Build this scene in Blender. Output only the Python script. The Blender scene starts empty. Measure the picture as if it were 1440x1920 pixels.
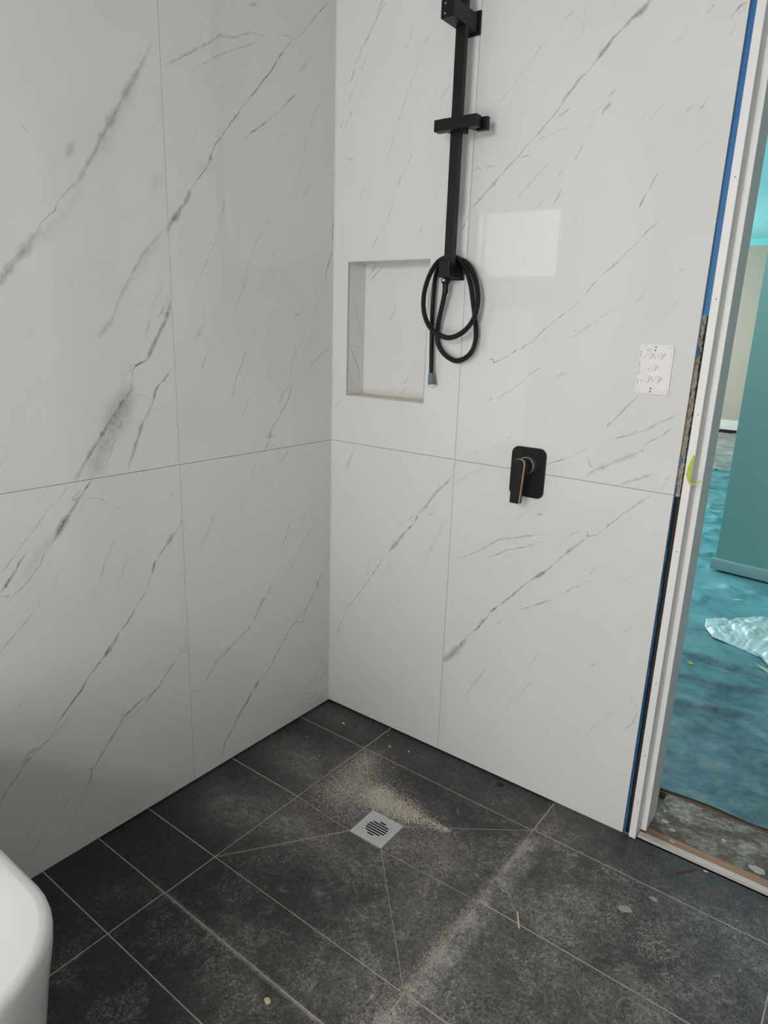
import bpy, bmesh, math, random
from mathutils import Vector, Matrix, noise
from mathutils.geometry import delaunay_2d_cdt
C = bpy.context.scene.collection
SC = bpy.context.scene

# ---------------------------------------------------------------- camera
cam_d = bpy.data.cameras.new('camera')
cam = bpy.data.objects.new('camera', cam_d); C.objects.link(cam)
cam.location = (1.480, -1.686, 1.327)
cam.rotation_mode = 'XYZ'
_M = (Matrix.Rotation(math.radians(36.683), 3, 'Z') @ Matrix.Rotation(math.radians(74.781), 3, 'X')
      @ Matrix.Rotation(math.radians(1.891), 3, 'Z'))
cam.rotation_euler = _M.to_euler('XYZ')
cam_d.sensor_fit = 'VERTICAL'; cam_d.sensor_height = 24.0
cam_d.lens = 24.0 * 1279.57 / 1920.0
cam_d.clip_start = 0.02
SC.camera = cam

# ---------------------------------------------------------------- world, light, exposure
W = bpy.data.worlds.new('world'); SC.world = W; W.use_nodes = True
W.node_tree.nodes['Background'].inputs[0].default_value = (0.75, 0.85, 1.0, 1)
W.node_tree.nodes['Background'].inputs[1].default_value = 0.3
WINDOW_GLOW = 22.0

def area(name, loc, rot, size, size_y, power, col=(1, 1, 1)):
    l = bpy.data.lights.new(name, 'AREA'); l.shape = 'RECTANGLE'; l.size = size; l.size_y = size_y
    l.energy = power; l.color = col
    o = bpy.data.objects.new(name, l); C.objects.link(o); o.location = loc; o.rotation_euler = rot
    return o
# unseen area light added low behind the camera to brighten the front wall
area('low_fill', (1.15, -2.92, 0.85), (math.radians(90), 0, 0), 0.9, 1.25, 25.0, (1.0, 0.985, 0.96))
# unseen lamps added for hall and far room, plus side-window daylight
area('hall_fill', (0.25, 1.5, 2.55), (0, 0, 0), 1.2, 1.8, 24, (0.9, 0.97, 1.0))
area('side_room_daylight', (-1.7, 3.4, 1.6), (0, math.radians(-98), math.radians(-25)), 1.3, 1.6, 62, (0.92, 0.98, 1.0))
area('far_room_fill', (-2.15, 6.8, 1.35), (0, math.radians(-96), 0), 1.6, 2.4, 120, (1.0, 0.97, 0.93))
SC.view_settings.view_transform = 'Standard'; SC.view_settings.look = 'None'
SC.view_settings.gamma = 1.0; SC.view_settings.use_curve_mapping = False
SC.view_settings.exposure = -0.05

# ---------------------------------------------------------------- helpers
def node_mat(name):
    m = bpy.data.materials.new(name); m.use_nodes = True
    nt = m.node_tree; return m, nt, nt.nodes['Principled BSDF']
def N(nt, t, **kw):
    n = nt.nodes.new(t)
    for k, v in kw.items():
        if k.startswith('i_'):
            key = k[2:]; key = int(key) if key.isdigit() else key.replace('_', ' ')
            n.inputs[key].default_value = v
        else: setattr(n, k, v)
    return n
def math_n(nt, op, a, b=None, c=None, clamp=False):
    n = nt.nodes.new('ShaderNodeMath'); n.operation = op; n.use_clamp = clamp
    for i, v in enumerate((a, b, c)):
        if v is None: continue
        if isinstance(v, (int, float)): n.inputs[i].default_value = v
        else: nt.links.new(v, n.inputs[i])
    return n.outputs[0]
def mixc(nt, fac, a, b):
    n = nt.nodes.new('ShaderNodeMix'); n.data_type = 'RGBA'
    for idx, v in ((0, fac), (6, a), (7, b)):
        if isinstance(v, (int, float)): n.inputs[idx].default_value = v
        elif isinstance(v, tuple): n.inputs[idx].default_value = (*v, 1) if len(v) == 3 else v
        else: nt.links.new(v, n.inputs[idx])
    return n.outputs[2]
def noise_n(nt, vec, scale, detail=3, rough=0.5, dist=0.0, stretch=None, rot=None):
    if stretch or rot:
        mp = nt.nodes.new('ShaderNodeMapping')
        if stretch: mp.inputs['Scale'].default_value = stretch
        if rot: mp.inputs['Rotation'].default_value = rot
        nt.links.new(vec, mp.inputs['Vector']); vec = mp.outputs[0]
    n = nt.nodes.new('ShaderNodeTexNoise'); nt.links.new(vec, n.inputs['Vector'])
    n.inputs['Scale'].default_value = scale; n.inputs['Detail'].default_value = detail
    n.inputs['Roughness'].default_value = rough; n.inputs['Distortion'].default_value = dist
    return n.outputs[0]
def remap(nt, v, a, b, c=0.0, d=1.0, smooth=False):
    n = nt.nodes.new('ShaderNodeMapRange'); n.clamp = True
    if smooth: n.interpolation_type = 'SMOOTHSTEP'
    nt.links.new(v, n.inputs[0])
    for i, x in enumerate((a, b, c, d)): n.inputs[i + 1].default_value = x
    return n.outputs[0]
def pos(nt): return nt.nodes.new('ShaderNodeNewGeometry').outputs['Position']
def bump(nt, bsdf, h, strength, dist=0.002):
    b = nt.nodes.new('ShaderNodeBump'); b.inputs['Strength'].default_value = strength
    b.inputs['Distance'].default_value = dist
    nt.links.new(h, b.inputs['Height']); nt.links.new(b.outputs[0], bsdf.inputs['Normal'])

def simple(name, col, rough=0.5, metal=0.0, var=0.08, scale=20.0, bump_s=0.0, spec=0.5, bscale=None):
    m, nt, b = node_mat(name)
    f = noise_n(nt, pos(nt), scale, 4, 0.6)
    lo = tuple(max(0, c * (1 - var)) for c in col); hi = tuple(min(1, c * (1 + var)) for c in col)
    nt.links.new(mixc(nt, f, lo, hi), b.inputs['Base Color'])
    b.inputs['Roughness'].default_value = rough; b.inputs['Metallic'].default_value = metal
    b.inputs['Specular IOR Level'].default_value = spec
    if bump_s: bump(nt, b, noise_n(nt, pos(nt), bscale or scale * 4, 4), bump_s)
    return m

def new_obj(name, me, mat=None, parent=None, kind=None, label=None, cat=None, group=None):
    o = bpy.data.objects.new(name, me); C.objects.link(o)
    if mat is not None and me is not None:
        for mm in (mat if isinstance(mat, (list, tuple)) else [mat]): me.materials.append(mm)
    if parent is not None: o.parent = parent
    if kind: o['kind'] = kind
    if label: o['label'] = label
    if cat: o['category'] = cat
    if group: o['group'] = group
    return o
def thing(name, label, cat, loc=(0, 0, 0), group=None):
    o = bpy.data.objects.new(name, None); C.objects.link(o); o.location = loc; o['label'] = label; o['category'] = cat
    o.empty_display_size = 0.05
    if group: o['group'] = group
    return o
def from_bm(name, bm, mat, parent=None, smooth=False, **kw):
    """mesh given in world coordinates; shifted so that it stays put under its parent"""
    if parent is not None:
        off = parent.location.copy(); p = parent.parent
        while p is not None: off += p.location; p = p.parent
        bmesh.ops.translate(bm, verts=bm.verts[:], vec=-off)
    bmesh.ops.recalc_face_normals(bm, faces=bm.faces[:])
    me = bpy.data.meshes.new(name); bm.to_mesh(me); bm.free()
    if smooth:
        for p in me.polygons: p.use_smooth = True
    return new_obj(name, me, mat, parent, **kw)
def box(bm, x0, x1, y0, y1, z0, z1, bev=0.0, seg=2):
    r = bmesh.ops.create_cube(bm, size=1)
    vs = r['verts']
    for v in vs:
        v.co.x = x0 if v.co.x < 0 else x1; v.co.y = y0 if v.co.y < 0 else y1; v.co.z = z0 if v.co.z < 0 else z1
    if bev > 0:
        es = list({e for v in vs for e in v.link_edges})
        bmesh.ops.bevel(bm, geom=es, offset=bev, segments=seg, affect='EDGES', profile=0.5)
def boxes(name, lst, mat, parent=None, bev=0.0, **kw):
    bm = bmesh.new()
    for b in lst: box(bm, *b, bev=bev)
    return from_bm(name, bm, mat, parent, **kw)
def cyl(bm, p0, p1, r0, r1=None, n=24, caps=True):
    p0, p1 = Vector(p0), Vector(p1); r1 = r0 if r1 is None else r1
    d = (p1 - p0).normalized(); a = d.orthogonal().normalized(); b = d.cross(a)
    A, B = [], []
    for i in range(n):
        t = 2 * math.pi * i / n; w = a * math.cos(t) + b * math.sin(t)
        A.append(bm.verts.new(p0 + w * r0)); B.append(bm.verts.new(p1 + w * r1))
    for i in range(n): bm.faces.new((A[i], A[(i + 1) % n], B[(i + 1) % n], B[i]))
    if caps: bm.faces.new(A[::-1]); bm.faces.new(B)
def lathe(bm, org, axis, prof, n=28):
    """prof: list of (distance along axis, radius)"""
    org, d = Vector(org), Vector(axis).normalized(); a = d.orthogonal().normalized(); b = d.cross(a)
    rings = []
    for t, r in prof:
        rings.append([bm.verts.new(org + d * t + (a * math.cos(2 * math.pi * i / n) + b * math.sin(2 * math.pi * i / n)) * r) for i in range(n)])
    for A, B in zip(rings, rings[1:]):
        for i in range(n): bm.faces.new((A[i], A[(i + 1) % n], B[(i + 1) % n], B[i]))
    bm.faces.new(rings[0][::-1]); bm.faces.new(rings[-1])
def prism(bm, poly, z0, z1, ax='z'):
    """extrude polygon; ax 'z': poly in xy, ax 'y': poly in xz extruded along y"""
    f = (lambda p, t: (p[0], p[1], t)) if ax == 'z' else (lambda p, t: (p[0], t, p[1]))
    A = [bm.verts.new(f(p, z0)) for p in poly]; B = [bm.verts.new(f(p, z1)) for p in poly]
    n = len(poly)
    bm.faces.new(A[::-1]); bm.faces.new(B)
    for i in range(n): bm.faces.new((A[i], A[(i + 1) % n], B[(i + 1) % n], B[i]))
def rrect(x0, x1, z0, z1, r, n=6):
    out = []
    for cx, cz, a0 in ((x1 - r, z1 - r, 0), (x0 + r, z1 - r, 90), (x0 + r, z0 + r, 180), (x1 - r, z0 + r, 270)):
        for i in range(n + 1):
            a = math.radians(a0 + 90 * i / n); out.append((cx + r * math.cos(a), cz + r * math.sin(a)))
    return out
def rough_chip(name, loc, size, mat, label, cat, seed, parent=None, group=None, rz=0.0):
    rnd = random.Random(seed); bm = bmesh.new()
    bmesh.ops.create_icosphere(bm, subdivisions=2, radius=0.5)
    for v in bm.verts:
        k = 0.75 + 0.45 * rnd.random()
        v.co = Vector((v.co.x * size[0] * k, v.co.y * size[1] * k, max(v.co.z * k, -0.3) * size[2] + size[2] * 0.3))
    bmesh.ops.rotate(bm, verts=bm.verts[:], cent=(0, 0, 0), matrix=Matrix.Rotation(rz, 3, 'Z'))
    me = bpy.data.meshes.new(name); bm.to_mesh(me); bm.free()
    o = new_obj(name, me, mat, parent, label=label, cat=cat, group=group); o.location = loc; return o

VEINS = {
 'L': [
  ([(23,2203),(57,2175),(156,2071),(178,2061)], 3, 0.6),
  ([(178,2061),(218,2019),(258,1964),(313,1905),(347,1870)], 5, 0.8),
  ([(347,1870),(411,1796),(451,1750),(467,1725)], 3.5, 1),
  ([(463,1729),(475,1703)], 11, 0.55),
  ([(471,1703),(506,1665),(532,1634)], 2.5, 0.9),
  ([(532,1634),(548,1605),(570,1575),(599,1545),(607,1525)], 12, 0.6),
  ([(543,1616),(595,1556)], 4, 0.5),
  ([(183,2062),(192,2068),(227,2052)], 3, 0.4),
  ([(604,1876),(548,1911),(470,1963),(426,1994),(385,2002),(326,2031),(269,2036)], 6, 0.35),
  ([(604,1876),(548,1911),(470,1963)], 3, 0.35),
  ([(522,1892),(420,1958),(327,2006),(286,2029)], 4, 0.3),
  ([(1038,1359),(1007,1393),(976,1426),(949,1456),(915,1501)], 16, 0.4),
  ([(1006,1402),(975,1436),(948,1461)], 5, 0.3),
  ([(917,1505),(882,1537),(872,1557),(847,1583),(824,1601)], 4, 0.6),
  ([(939,1462),(873,1520),(815,1589)], 26, 0.15),
  ([(847,1583),(824,1601),(812,1621),(780,1669),(755,1711),(716,1770),(687,1815),(657,1860),(623,1920)], 13, 0.4),
  ([(812,1621),(780,1669),(755,1711),(687,1815)], 4, 0.35),
  ([(782,1650),(718,1747),(652,1856)], 24, 0.12),
  ([(802,1284),(769,1321)], 18, 0.3),
  ([(770,1311),(748,1364),(720,1407),(679,1468),(623,1526),(605,1544)], 9, 0.3),
  ([(708,1403),(666,1469),(617,1527)], 26, 0.13),
  ([(604,1393),(627,1353),(642,1330)], 5, 0.4),
  ([(604,1370),(622,1325),(652,1280),(682,1229)], 11, 0.55),
  ([(682,1229),(709,1219),(729,1203)], 4, 0.7),
  ([(682,1228),(715,1217),(727,1196)], 4, 0.6),
  ([(667,1261),(682,1228)], 10, 0.5),
  ([(723,1201),(729,1162),(767,1120),(814,1062),(847,1021),(887,966)], 9, 0.5),
  ([(767,1122),(814,1062),(868,991)], 3, 0.8),
  ([(731,1179),(747,1141),(782,1082),(817,1029),(846,965)], 42, 0.42),
  ([(727,1151),(756,1102),(771,1064),(804,999),(822,964)], 5, 0.35),
  ([(847,1021),(887,966)], 14, 0.35),
  ([(717,1150),(675,1136)], 4, 0.3),
  ([(602,1218),(631,1186),(660,1159),(672,1124)], 6, 0.65),
  ([(667,1153),(672,1124)], 9, 0.4),
  ([(672,1124),(706,1075),(730,1018),(753,968)], 10, 0.45),
  ([(672,1124),(706,1075),(730,1018)], 3, 0.35),
  ([(850,957),(876,927)], 6, 0.8),
  ([(875,941),(903,918),(871,924)], 3, 0.6),
  ([(876,927),(899,900),(924,872),(956,828)], 13, 0.6),
  ([(876,927),(899,900),(924,872),(956,828)], 4, 0.5),
  ([(956,828),(974,810),(987,785),(1017,754),(1051,730),(1067,718)], 3.5, 0.8),
  ([(936,863),(997,799),(1027,757)], 22, 0.15),
  ([(905,952),(933,924)], 3.5, 0.7),
  ([(933,924),(959,907),(990,869),(1029,834),(1064,794),(1085,779)], 3, 0.4),
  ([(990,869),(986,876)], 6, 0.4),
  ([(1010,824),(1027,807),(1046,778),(1079,744),(1096,727)], 6, 0.6),
  ([(874,919),(833,911),(816,899),(792,880),(761,862)], 2.5, 0.3),
  ([(951,960),(978,927)], 4, 0.25),
  ([(1080,736),(1061,733),(1071,725)], 5, 0.5),
  ([(600,813),(622,782),(646,761)], 4.5, 0.7),
  ([(634,778),(654,750)], 9, 0.5),
  ([(646,761),(673,735),(692,716)], 4.5, 0.75),
  ([(692,716),(705,681)], 7, 0.9),
  ([(705,684),(722,643),(756,607)], 3, 0.7),
  ([(756,607),(782,576),(825,539)], 5, 0.7),
  ([(811,553),(837,517),(861,500)], 9, 0.5),
  ([(825,539),(861,500),(902,464)], 5, 0.7),
  ([(892,473),(919,446)], 8, 0.5),
  ([(902,464),(930,431),(978,392)], 4, 0.8),
  ([(903,453),(929,432),(962,402),(988,379)], 4.5, 0.8),
  ([(988,379),(1005,352),(1039,331)], 4, 0.6),
  ([(1027,337),(1061,336),(1081,302)], 9, 0.3),
  ([(1039,331),(1063,318),(1081,302),(1105,278),(1123,262),(1136,232)], 4.5, 0.65),
  ([(939,398),(984,361),(1027,337)], 8, 0.2),
  ([(598,433),(611,422),(624,427),(631,446)], 3, 0.6),
  ([(631,424),(655,404),(688,374),(728,341),(774,312),(810,304)], 7, 0.4),
  ([(688,374),(728,341),(757,340)], 3, 0.4),
  ([(689,362),(720,347),(757,342),(780,324)], 7, 0.4),
  ([(757,342),(801,320),(824,302)], 6, 0.7),
  ([(807,343),(824,302),(868,254),(912,207)], 8, 0.4),
  ([(824,302),(868,254),(912,207)], 3.5, 0.5),
  ([(927,216),(911,211),(916,189),(935,164)], 4, 0.6),
  ([(916,189),(972,166),(1025,122),(1083,71),(1125,46)], 3, 0.3),
  ([(1030,187),(1070,138),(1107,102)], 7, 0.2),
  ([(884,220),(942,148),(1002,44)], 4, 0.2),
  ([(-6,565),(24,529),(66,472)], 3.5, 0.8),
  ([(60,483),(71,456)], 5, 0.8),
  ([(65,463),(112,408),(147,376)], 3.5, 0.6),
  ([(112,408),(141,353),(192,374)], 5, 0.45),
  ([(141,383),(197,351),(247,301),(290,249),(348,197)], 4, 0.7),
  ([(337,226),(358,197)], 7, 0.6),
  ([(353,199),(394,167),(434,123)], 4, 0.65),
  ([(352,218),(389,167),(424,141),(449,103),(483,70),(494,33),(500,3)], 4, 0.7),
  ([(389,167),(424,133)], 6, 0.4),
  ([(-1,826),(57,771),(125,695)], 3, 0.25),
  ([(68,708),(136,641),(191,565),(266,498)], 3, 0.4),
  ([(280,530),(296,507),(276,499)], 3, 0.7),
  ([(296,507),(342,466)], 10, 0.35),
  ([(296,507),(337,456),(377,414),(416,396)], 4, 0.5),
  ([(377,414),(463,374),(500,350)], 8, 0.4),
  ([(481,373),(518,341),(555,295)], 8, 0.3),
  ([(565,268),(572,283),(589,291),(604,278)], 3, 0.6),
  ([(4,1639),(12,1558)], 4, 0.6),
  ([(3,1552),(32,1494),(43,1452)], 4, 0.6),
  ([(43,1452),(63,1396),(95,1346)], 3, 0.4),
  ([(95,1304),(115,1262)], 5, 0.3),
  ([(136,1276),(187,1220)], 4, 0.4),
  ([(1,1276),(62,1233),(126,1191)], 3, 0.3),
  ([(167,1260),(187,1226)], 4, 0.5),
  ([(187,1205),(190,1177)], 4, 0.5),
  ([(18,1259),(83,1217),(126,1167)], 3, 0.3),
  ([(177,1155),(218,1129),(243,1095)], 5, 0.5),
  ([(183,1145),(208,1093),(238,1060),(273,1020)], 3.5, 0.8),
  ([(268,1027),(283,993)], 9, 0.4),
  ([(273,1020),(292,994),(263,1002)], 3, 0.9),
  ([(283,986),(300,960)], 3, 0.9),
  ([(-5,242),(26,198),(62,148),(123,90)], 3.5, 0.6),
  ([(-1,151),(62,82),(86,17)], 4, 0.35),
  ([(1,58),(49,31),(98,6)], 4, 0.45),
  ([(62,66),(123,18)], 3, 0.3),
  ([(368,1412),(353,1468),(340,1500),(304,1564),(263,1614)], 3, 0.35),
  ([(363,1431),(372,1412)], 7, 0.35),
  ([(368,1412),(407,1355)], 3, 0.25),
  ([(429,1623),(442,1559)], 7, 0.25),
  ([(443,1559),(468,1510),(533,1402)], 3, 0.3),
  ([(364,1256),(391,1189)], 3.5, 0.4),
  ([(363,1261),(377,1222),(400,1184),(410,1146),(432,1102)], 3.5, 0.4),
  ([(354,1123),(387,1059)], 4, 0.25),
  ([(165,1932),(197,1907),(229,1876)], 4, 0.55),
  ([(255,1856),(298,1826),(361,1780)], 3.5, 0.6),
  ([(229,1876),(255,1856)], 2.5, 0.3),
  ([(995,710),(1000,691),(1026,665),(1061,637),(1094,609),(1111,593)], 3.5, 0.4),
  ([(831,750),(843,722),(850,706)], 5, 0.5),
  ([(850,706),(868,674)], 3, 0.3),
  ([(801,803),(834,750)], 3, 0.25),
  ([(916,778),(952,753),(965,710)], 3, 0.25),
  ([(762,757),(816,658)], 3, 0.2),
  ([(199,955),(235,915)], 6, 0.45),
  ([(250,895),(290,828)], 4, 0.25),
  ([(195,718),(233,640)], 5, 0.3),
  ([(118,734),(152,693)], 4, 0.35),
  ([(481,820),(552,711)], 12, 0.13),
  ([(607,912),(659,848)], 4, 0.2),
  ([(499,1243),(529,1183)], 5, 0.25),
  ([(598,668),(611,658)], 3, 0.5),
  ([(336,929),(355,896)], 5, 0.2),
  ([(859,745),(843,722)], 2, 0.2),
  ([(934,1687),(922,1675)], 5, 0.4),
  ([(828,1677),(843,1647)], 16, 0.3),
  ([(333,2089),(305,2098)], 8, 0.3),
  ([(499,1328),(539,1274)], 16, 0.18),
  ([(177,1364),(167,1347),(131,1365)], 5, 0.4),
  ([(25,2015),(118,1848),(166,1680)], 6, 0.15),
  ([(107,1715),(137,1679)], 6, 0.3),
  ([(128,2017),(156,1986)], 8, 0.25),
  ([(224,1459),(234,1433)], 4, 0.35),
  ([(220,1832),(239,1799)], 3, 0.3),
  ([(608,1657),(643,1616)], 20, 0.12),
  ([(624,1408),(661,1352),(686,1268)], 5, 0.25),
 ],
 'R': [
  ([(891,2020),(871,2002),(856,1994)], 13, 0.6),
  ([(866,2001),(842,1981)], 9, 0.6),
  ([(842,1981),(818,1963),(795,1935),(770,1910)], 6, 0.7),
  ([(804,1952),(785,1927)], 9, 0.35),
  ([(770,1910),(749,1895),(718,1860)], 5, 0.6),
  ([(723,1869),(710,1851)], 9, 0.4),
  ([(718,1860),(697,1833),(670,1806),(630,1770),(612,1756)], 4, 0.6),
  ([(630,1772),(600,1741),(563,1712),(532,1681),(519,1671)], 4, 0.55),
  ([(551,1694),(519,1671),(499,1650)], 8, 0.35),
  ([(519,1671),(479,1634)], 4, 0.6),
  ([(476,1632),(460,1594),(440,1566)], 5, 0.5),
  ([(460,1600),(470,1617)], 9, 0.3),
  ([(1085,1974),(1072,1969),(1057,1953)], 7, 0.5),
  ([(1086,1964),(1070,1957)], 4, 0.3),
  ([(1024,1983),(1014,1972)], 7, 0.5),
  ([(1072,1942),(1062,1921)], 3, 0.3),
  ([(646,1983),(619,1951)], 6, 0.25),
  ([(619,1951),(596,1924),(530,1862)], 3, 0.25),
  ([(730,1835),(702,1822)], 5, 0.45),
  ([(479,1727),(488,1731),(501,1726)], 4, 0.5),
  ([(514,1729),(541,1731)], 4, 0.35),
  ([(639,1745),(603,1743)], 4, 0.35),
  ([(573,1752),(557,1748)], 4, 0.3),
  ([(734,1798),(708,1791),(654,1777)], 4, 0.3),
  ([(825,1830),(808,1812)], 9, 0.5),
  ([(836,1858),(819,1845)], 5, 0.4),
  ([(819,1843),(792,1818)], 4, 0.3),
  ([(783,1794),(777,1788)], 6, 0.3),
  ([(768,1751),(764,1739)], 5, 0.35),
  ([(764,1739),(752,1720)], 3, 0.3),
  ([(695,1730),(650,1688),(603,1642)], 3, 0.3),
  ([(728,1660),(707,1621)], 3.5, 0.5),
  ([(685,1643),(657,1617)], 4, 0.35),
  ([(729,1707),(715,1690)], 4, 0.25),
  ([(950,1673),(940,1647),(933,1638)], 5, 0.45),
  ([(933,1638),(919,1604)], 4, 0.6),
  ([(962,1696),(956,1685)], 3, 0.25),
  ([(975,1579),(949,1558),(930,1538)], 3.5, 0.4),
  ([(930,1538),(911,1519),(882,1488),(845,1457)], 3.5, 0.5),
  ([(845,1457),(809,1413)], 3, 0.5),
  ([(804,1402),(776,1380),(729,1344),(675,1295)], 3, 0.55),
  ([(656,1278),(646,1282),(636,1273),(610,1257),(579,1241),(573,1251),(552,1245)], 3, 0.75),
  ([(656,1278),(674,1301)], 4, 0.5),
  ([(1041,1817),(1020,1786)], 3, 0.4),
  ([(1011,1803),(987,1782)], 3, 0.3),
  ([(1050,1728),(1024,1710)], 3, 0.2),
  ([(904,1397),(812,1329),(760,1293)], 6, 0.15),
  ([(890,1893),(878,1885)], 5, 0.3),
  ([(1024,1467),(1038,1472)], 5, 0.3),
  ([(717,2034),(698,2025)], 6, 0.3),
  ([(749,2041),(739,1987)], 5, 0.15),
  ([(916,1477),(907,1467)], 5, 0.2),
  ([(799,1335),(788,1329)], 4, 0.3),
  ([(957,1419),(937,1398)], 7, 0.2),
  ([(393,1942),(366,1907)], 4, 0.3),
  ([(972,1187),(946,1154),(925,1128),(906,1105)], 3, 0.55),
  ([(909,1114),(906,1105)], 5, 0.5),
  ([(864,1047),(831,1024),(817,1013)], 4, 0.5),
  ([(817,1013),(795,1004),(757,987)], 4, 0.55),
  ([(1067,1150),(1047,1138),(1032,1129)], 5, 0.4),
  ([(1032,1129),(1008,1112),(986,1101)], 6, 0.4),
  ([(976,1099),(967,1090)], 8, 0.4),
  ([(986,1101),(970,1094),(929,1077)], 3.5, 0.55),
  ([(1059,1116),(1045,1104),(1034,1093)], 5, 0.5),
  ([(1034,1093),(1015,1084),(1005,1074)], 9, 0.6),
  ([(1005,1075),(998,1058),(974,1040)], 7, 0.3),
  ([(986,1049),(941,1022),(894,995),(871,975)], 11, 0.3),
  ([(941,1022),(894,995)], 4, 0.35),
  ([(908,1015),(897,1001)], 5, 0.5),
  ([(897,1001),(867,972)], 7, 0.45),
  ([(869,1022),(871,1006),(885,994)], 3, 0.5),
  ([(1035,1006),(1001,988),(975,977),(942,956)], 7, 0.35),
  ([(1070,1004),(1060,994)], 6, 0.4),
  ([(1064,988),(1051,965)], 5, 0.3),
  ([(714,1238),(683,1214)], 5, 0.3),
  ([(683,1214),(649,1182),(585,1139)], 3, 0.3),
  ([(783,1228),(761,1216)], 5, 0.3),
  ([(740,1100),(733,1095)], 4, 0.4),
  ([(713,1329),(687,1300),(664,1289)], 4, 0.5),
  ([(722,1179),(711,1171)], 6, 0.25),
  ([(724,1316),(718,1303)], 6, 0.25),
  ([(651,1050),(632,1040)], 6, 0.3),
  ([(1033,951),(978,898)], 4, 0.35),
  ([(471,910),(444,881),(410,843)], 6, 0.5),
  ([(431,878),(384,806),(357,776)], 9, 0.35),
  ([(444,881),(393,820),(357,772)], 3, 0.55),
  ([(357,776),(340,740),(312,709)], 5, 0.7),
  ([(312,709),(288,678),(249,630)], 12, 0.4),
  ([(307,706),(274,657),(239,619)], 3.5, 0.8),
  ([(239,619),(204,562),(152,484),(92,397)], 3.5, 0.6),
  ([(86,395),(69,366),(52,322),(29,255)], 3, 0.6),
  ([(103,414),(86,390)], 6, 0.4),
  ([(136,438),(126,421)], 6, 0.4),
  ([(348,770),(281,719)], 3, 0.35),
  ([(176,600),(151,512)], 3, 0.3),
  ([(1035,955),(973,894),(944,861),(914,827)], 4, 0.45),
  ([(886,828),(889,814),(917,827)], 4, 0.5),
  ([(888,813),(856,779),(817,734)], 8, 0.45),
  ([(869,796),(830,751),(804,716)], 4, 0.5),
  ([(804,716),(777,686),(741,654)], 8, 0.7),
  ([(741,654),(705,614),(660,561),(645,545)], 4, 0.8),
  ([(649,550),(625,525)], 6, 0.9),
  ([(625,523),(606,488)], 4, 0.6),
  ([(614,503),(590,471)], 10, 0.4),
  ([(606,488),(582,456),(549,420)], 4, 0.9),
  ([(550,411),(516,365),(476,316)], 18, 0.5),
  ([(549,420),(533,393),(543,383)], 6, 0.6),
  ([(507,362),(476,325)], 6, 0.3),
  ([(478,649),(530,678),(564,698),(636,753),(691,769),(751,793),(804,793)], 4, 0.4),
  ([(628,748),(691,771),(766,795)], 8, 0.2),
  ([(591,680),(663,726),(724,750),(768,778)], 3.5, 0.4),
  ([(886,828),(852,816),(825,801)], 3, 0.3),
  ([(714,557),(771,592),(814,621)], 3.5, 0.7),
  ([(831,636),(862,663),(908,697)], 3.5, 0.55),
  ([(769,367),(719,272),(645,118)], 4, 0.15),
  ([(629,369),(627,342),(595,287),(546,206)], 4, 0.3),
  ([(456,779),(402,661),(377,587)], 7, 0.2),
  ([(210,679),(201,650)], 7, 0.25),
  ([(256,592),(252,555)], 5, 0.35),
  ([(97,944),(63,870)], 12, 0.25),
  ([(409,790),(395,776)], 6, 0.35),
  ([(291,494),(299,451)], 4, 0.2),
  ([(1077,383),(1066,336),(1045,308)], 5, 0.4),
  ([(1053,415),(1052,392)], 4, 0.4),
  ([(1062,392),(1073,385)], 5, 0.5),
  ([(961,482),(936,457)], 7, 0.25),
  ([(760,853),(742,846)], 6, 0.35),
  ([(702,513),(690,505)], 5, 0.35),
  ([(839,226),(833,211)], 6, 0.3),
  ([(664,514),(649,493)], 7, 0.2),
  ([(1030,597),(1012,580)], 5, 0.2),
  ([(791,383),(750,309),(729,259)], 4, 0.25),
  ([(244,979),(238,969)], 4, 0.4),
  ([(206,1067),(191,1062)], 5, 0.3),
  ([(9,1065),(42,1097),(58,1102)], 4, 0.4),
  ([(494,1172),(477,1156)], 4, 0.3),
  ([(586,1151),(563,1135)], 7, 0.25),
  ([(945,246),(988,320),(1031,369)], 5, 0.15),
  ([(453,882),(546,935),(609,974)], 6, 0.1),
  ([(174,2174),(161,2158),(154,2153),(137,2128),(119,2103),(96,2075)], 4, 0.55),
  ([(163,2175),(154,2163)], 8, 0.4),
  ([(154,2166),(143,2148)], 3, 0.5),
  ([(96,2078),(89,2068)], 5, 0.6),
  ([(94,2069),(73,2043),(61,2022)], 3, 0.4),
  ([(68,2027),(59,2005),(52,1999)], 6, 0.5),
  ([(54,2003),(4,1980)], 3, 0.2),
  ([(125,2063),(118,2058)], 4, 0.6),
  ([(118,2058),(91,2015)], 3, 0.4),
  ([(65,1977),(58,1965)], 5, 0.5),
  ([(58,1965),(46,1939)], 3, 0.3),
  ([(61,1922),(54,1911)], 5, 0.6),
  ([(54,1911),(31,1875)], 3, 0.5),
  ([(32,1903),(12,1883)], 4, 0.4),
  ([(86,2011),(72,1986)], 3, 0.3),
  ([(36,1809),(47,1797),(64,1797),(60,1784)], 6, 0.3),
  ([(34,1797),(8,1783)], 4, 0.25),
  ([(117,1721),(99,1696)], 4, 0.25),
  ([(263,2097),(256,2061),(248,2050)], 5, 0.2),
  ([(318,2060),(304,2046)], 11, 0.25),
  ([(305,2040),(289,2015)], 5, 0.2),
  ([(289,2015),(282,1985),(270,1968),(256,1938)], 4, 0.3),
  ([(256,1938),(244,1908),(238,1892)], 6, 0.35),
  ([(238,1892),(225,1871)], 5, 0.25),
  ([(217,1845),(193,1774)], 5, 0.15),
  ([(284,1788),(263,1760),(246,1731)], 4, 0.25),
  ([(246,1734),(233,1708)], 8, 0.25),
  ([(229,1681),(221,1664),(203,1626),(199,1619)], 4, 0.35),
  ([(199,1619),(167,1574),(138,1535)], 3, 0.35),
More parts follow.
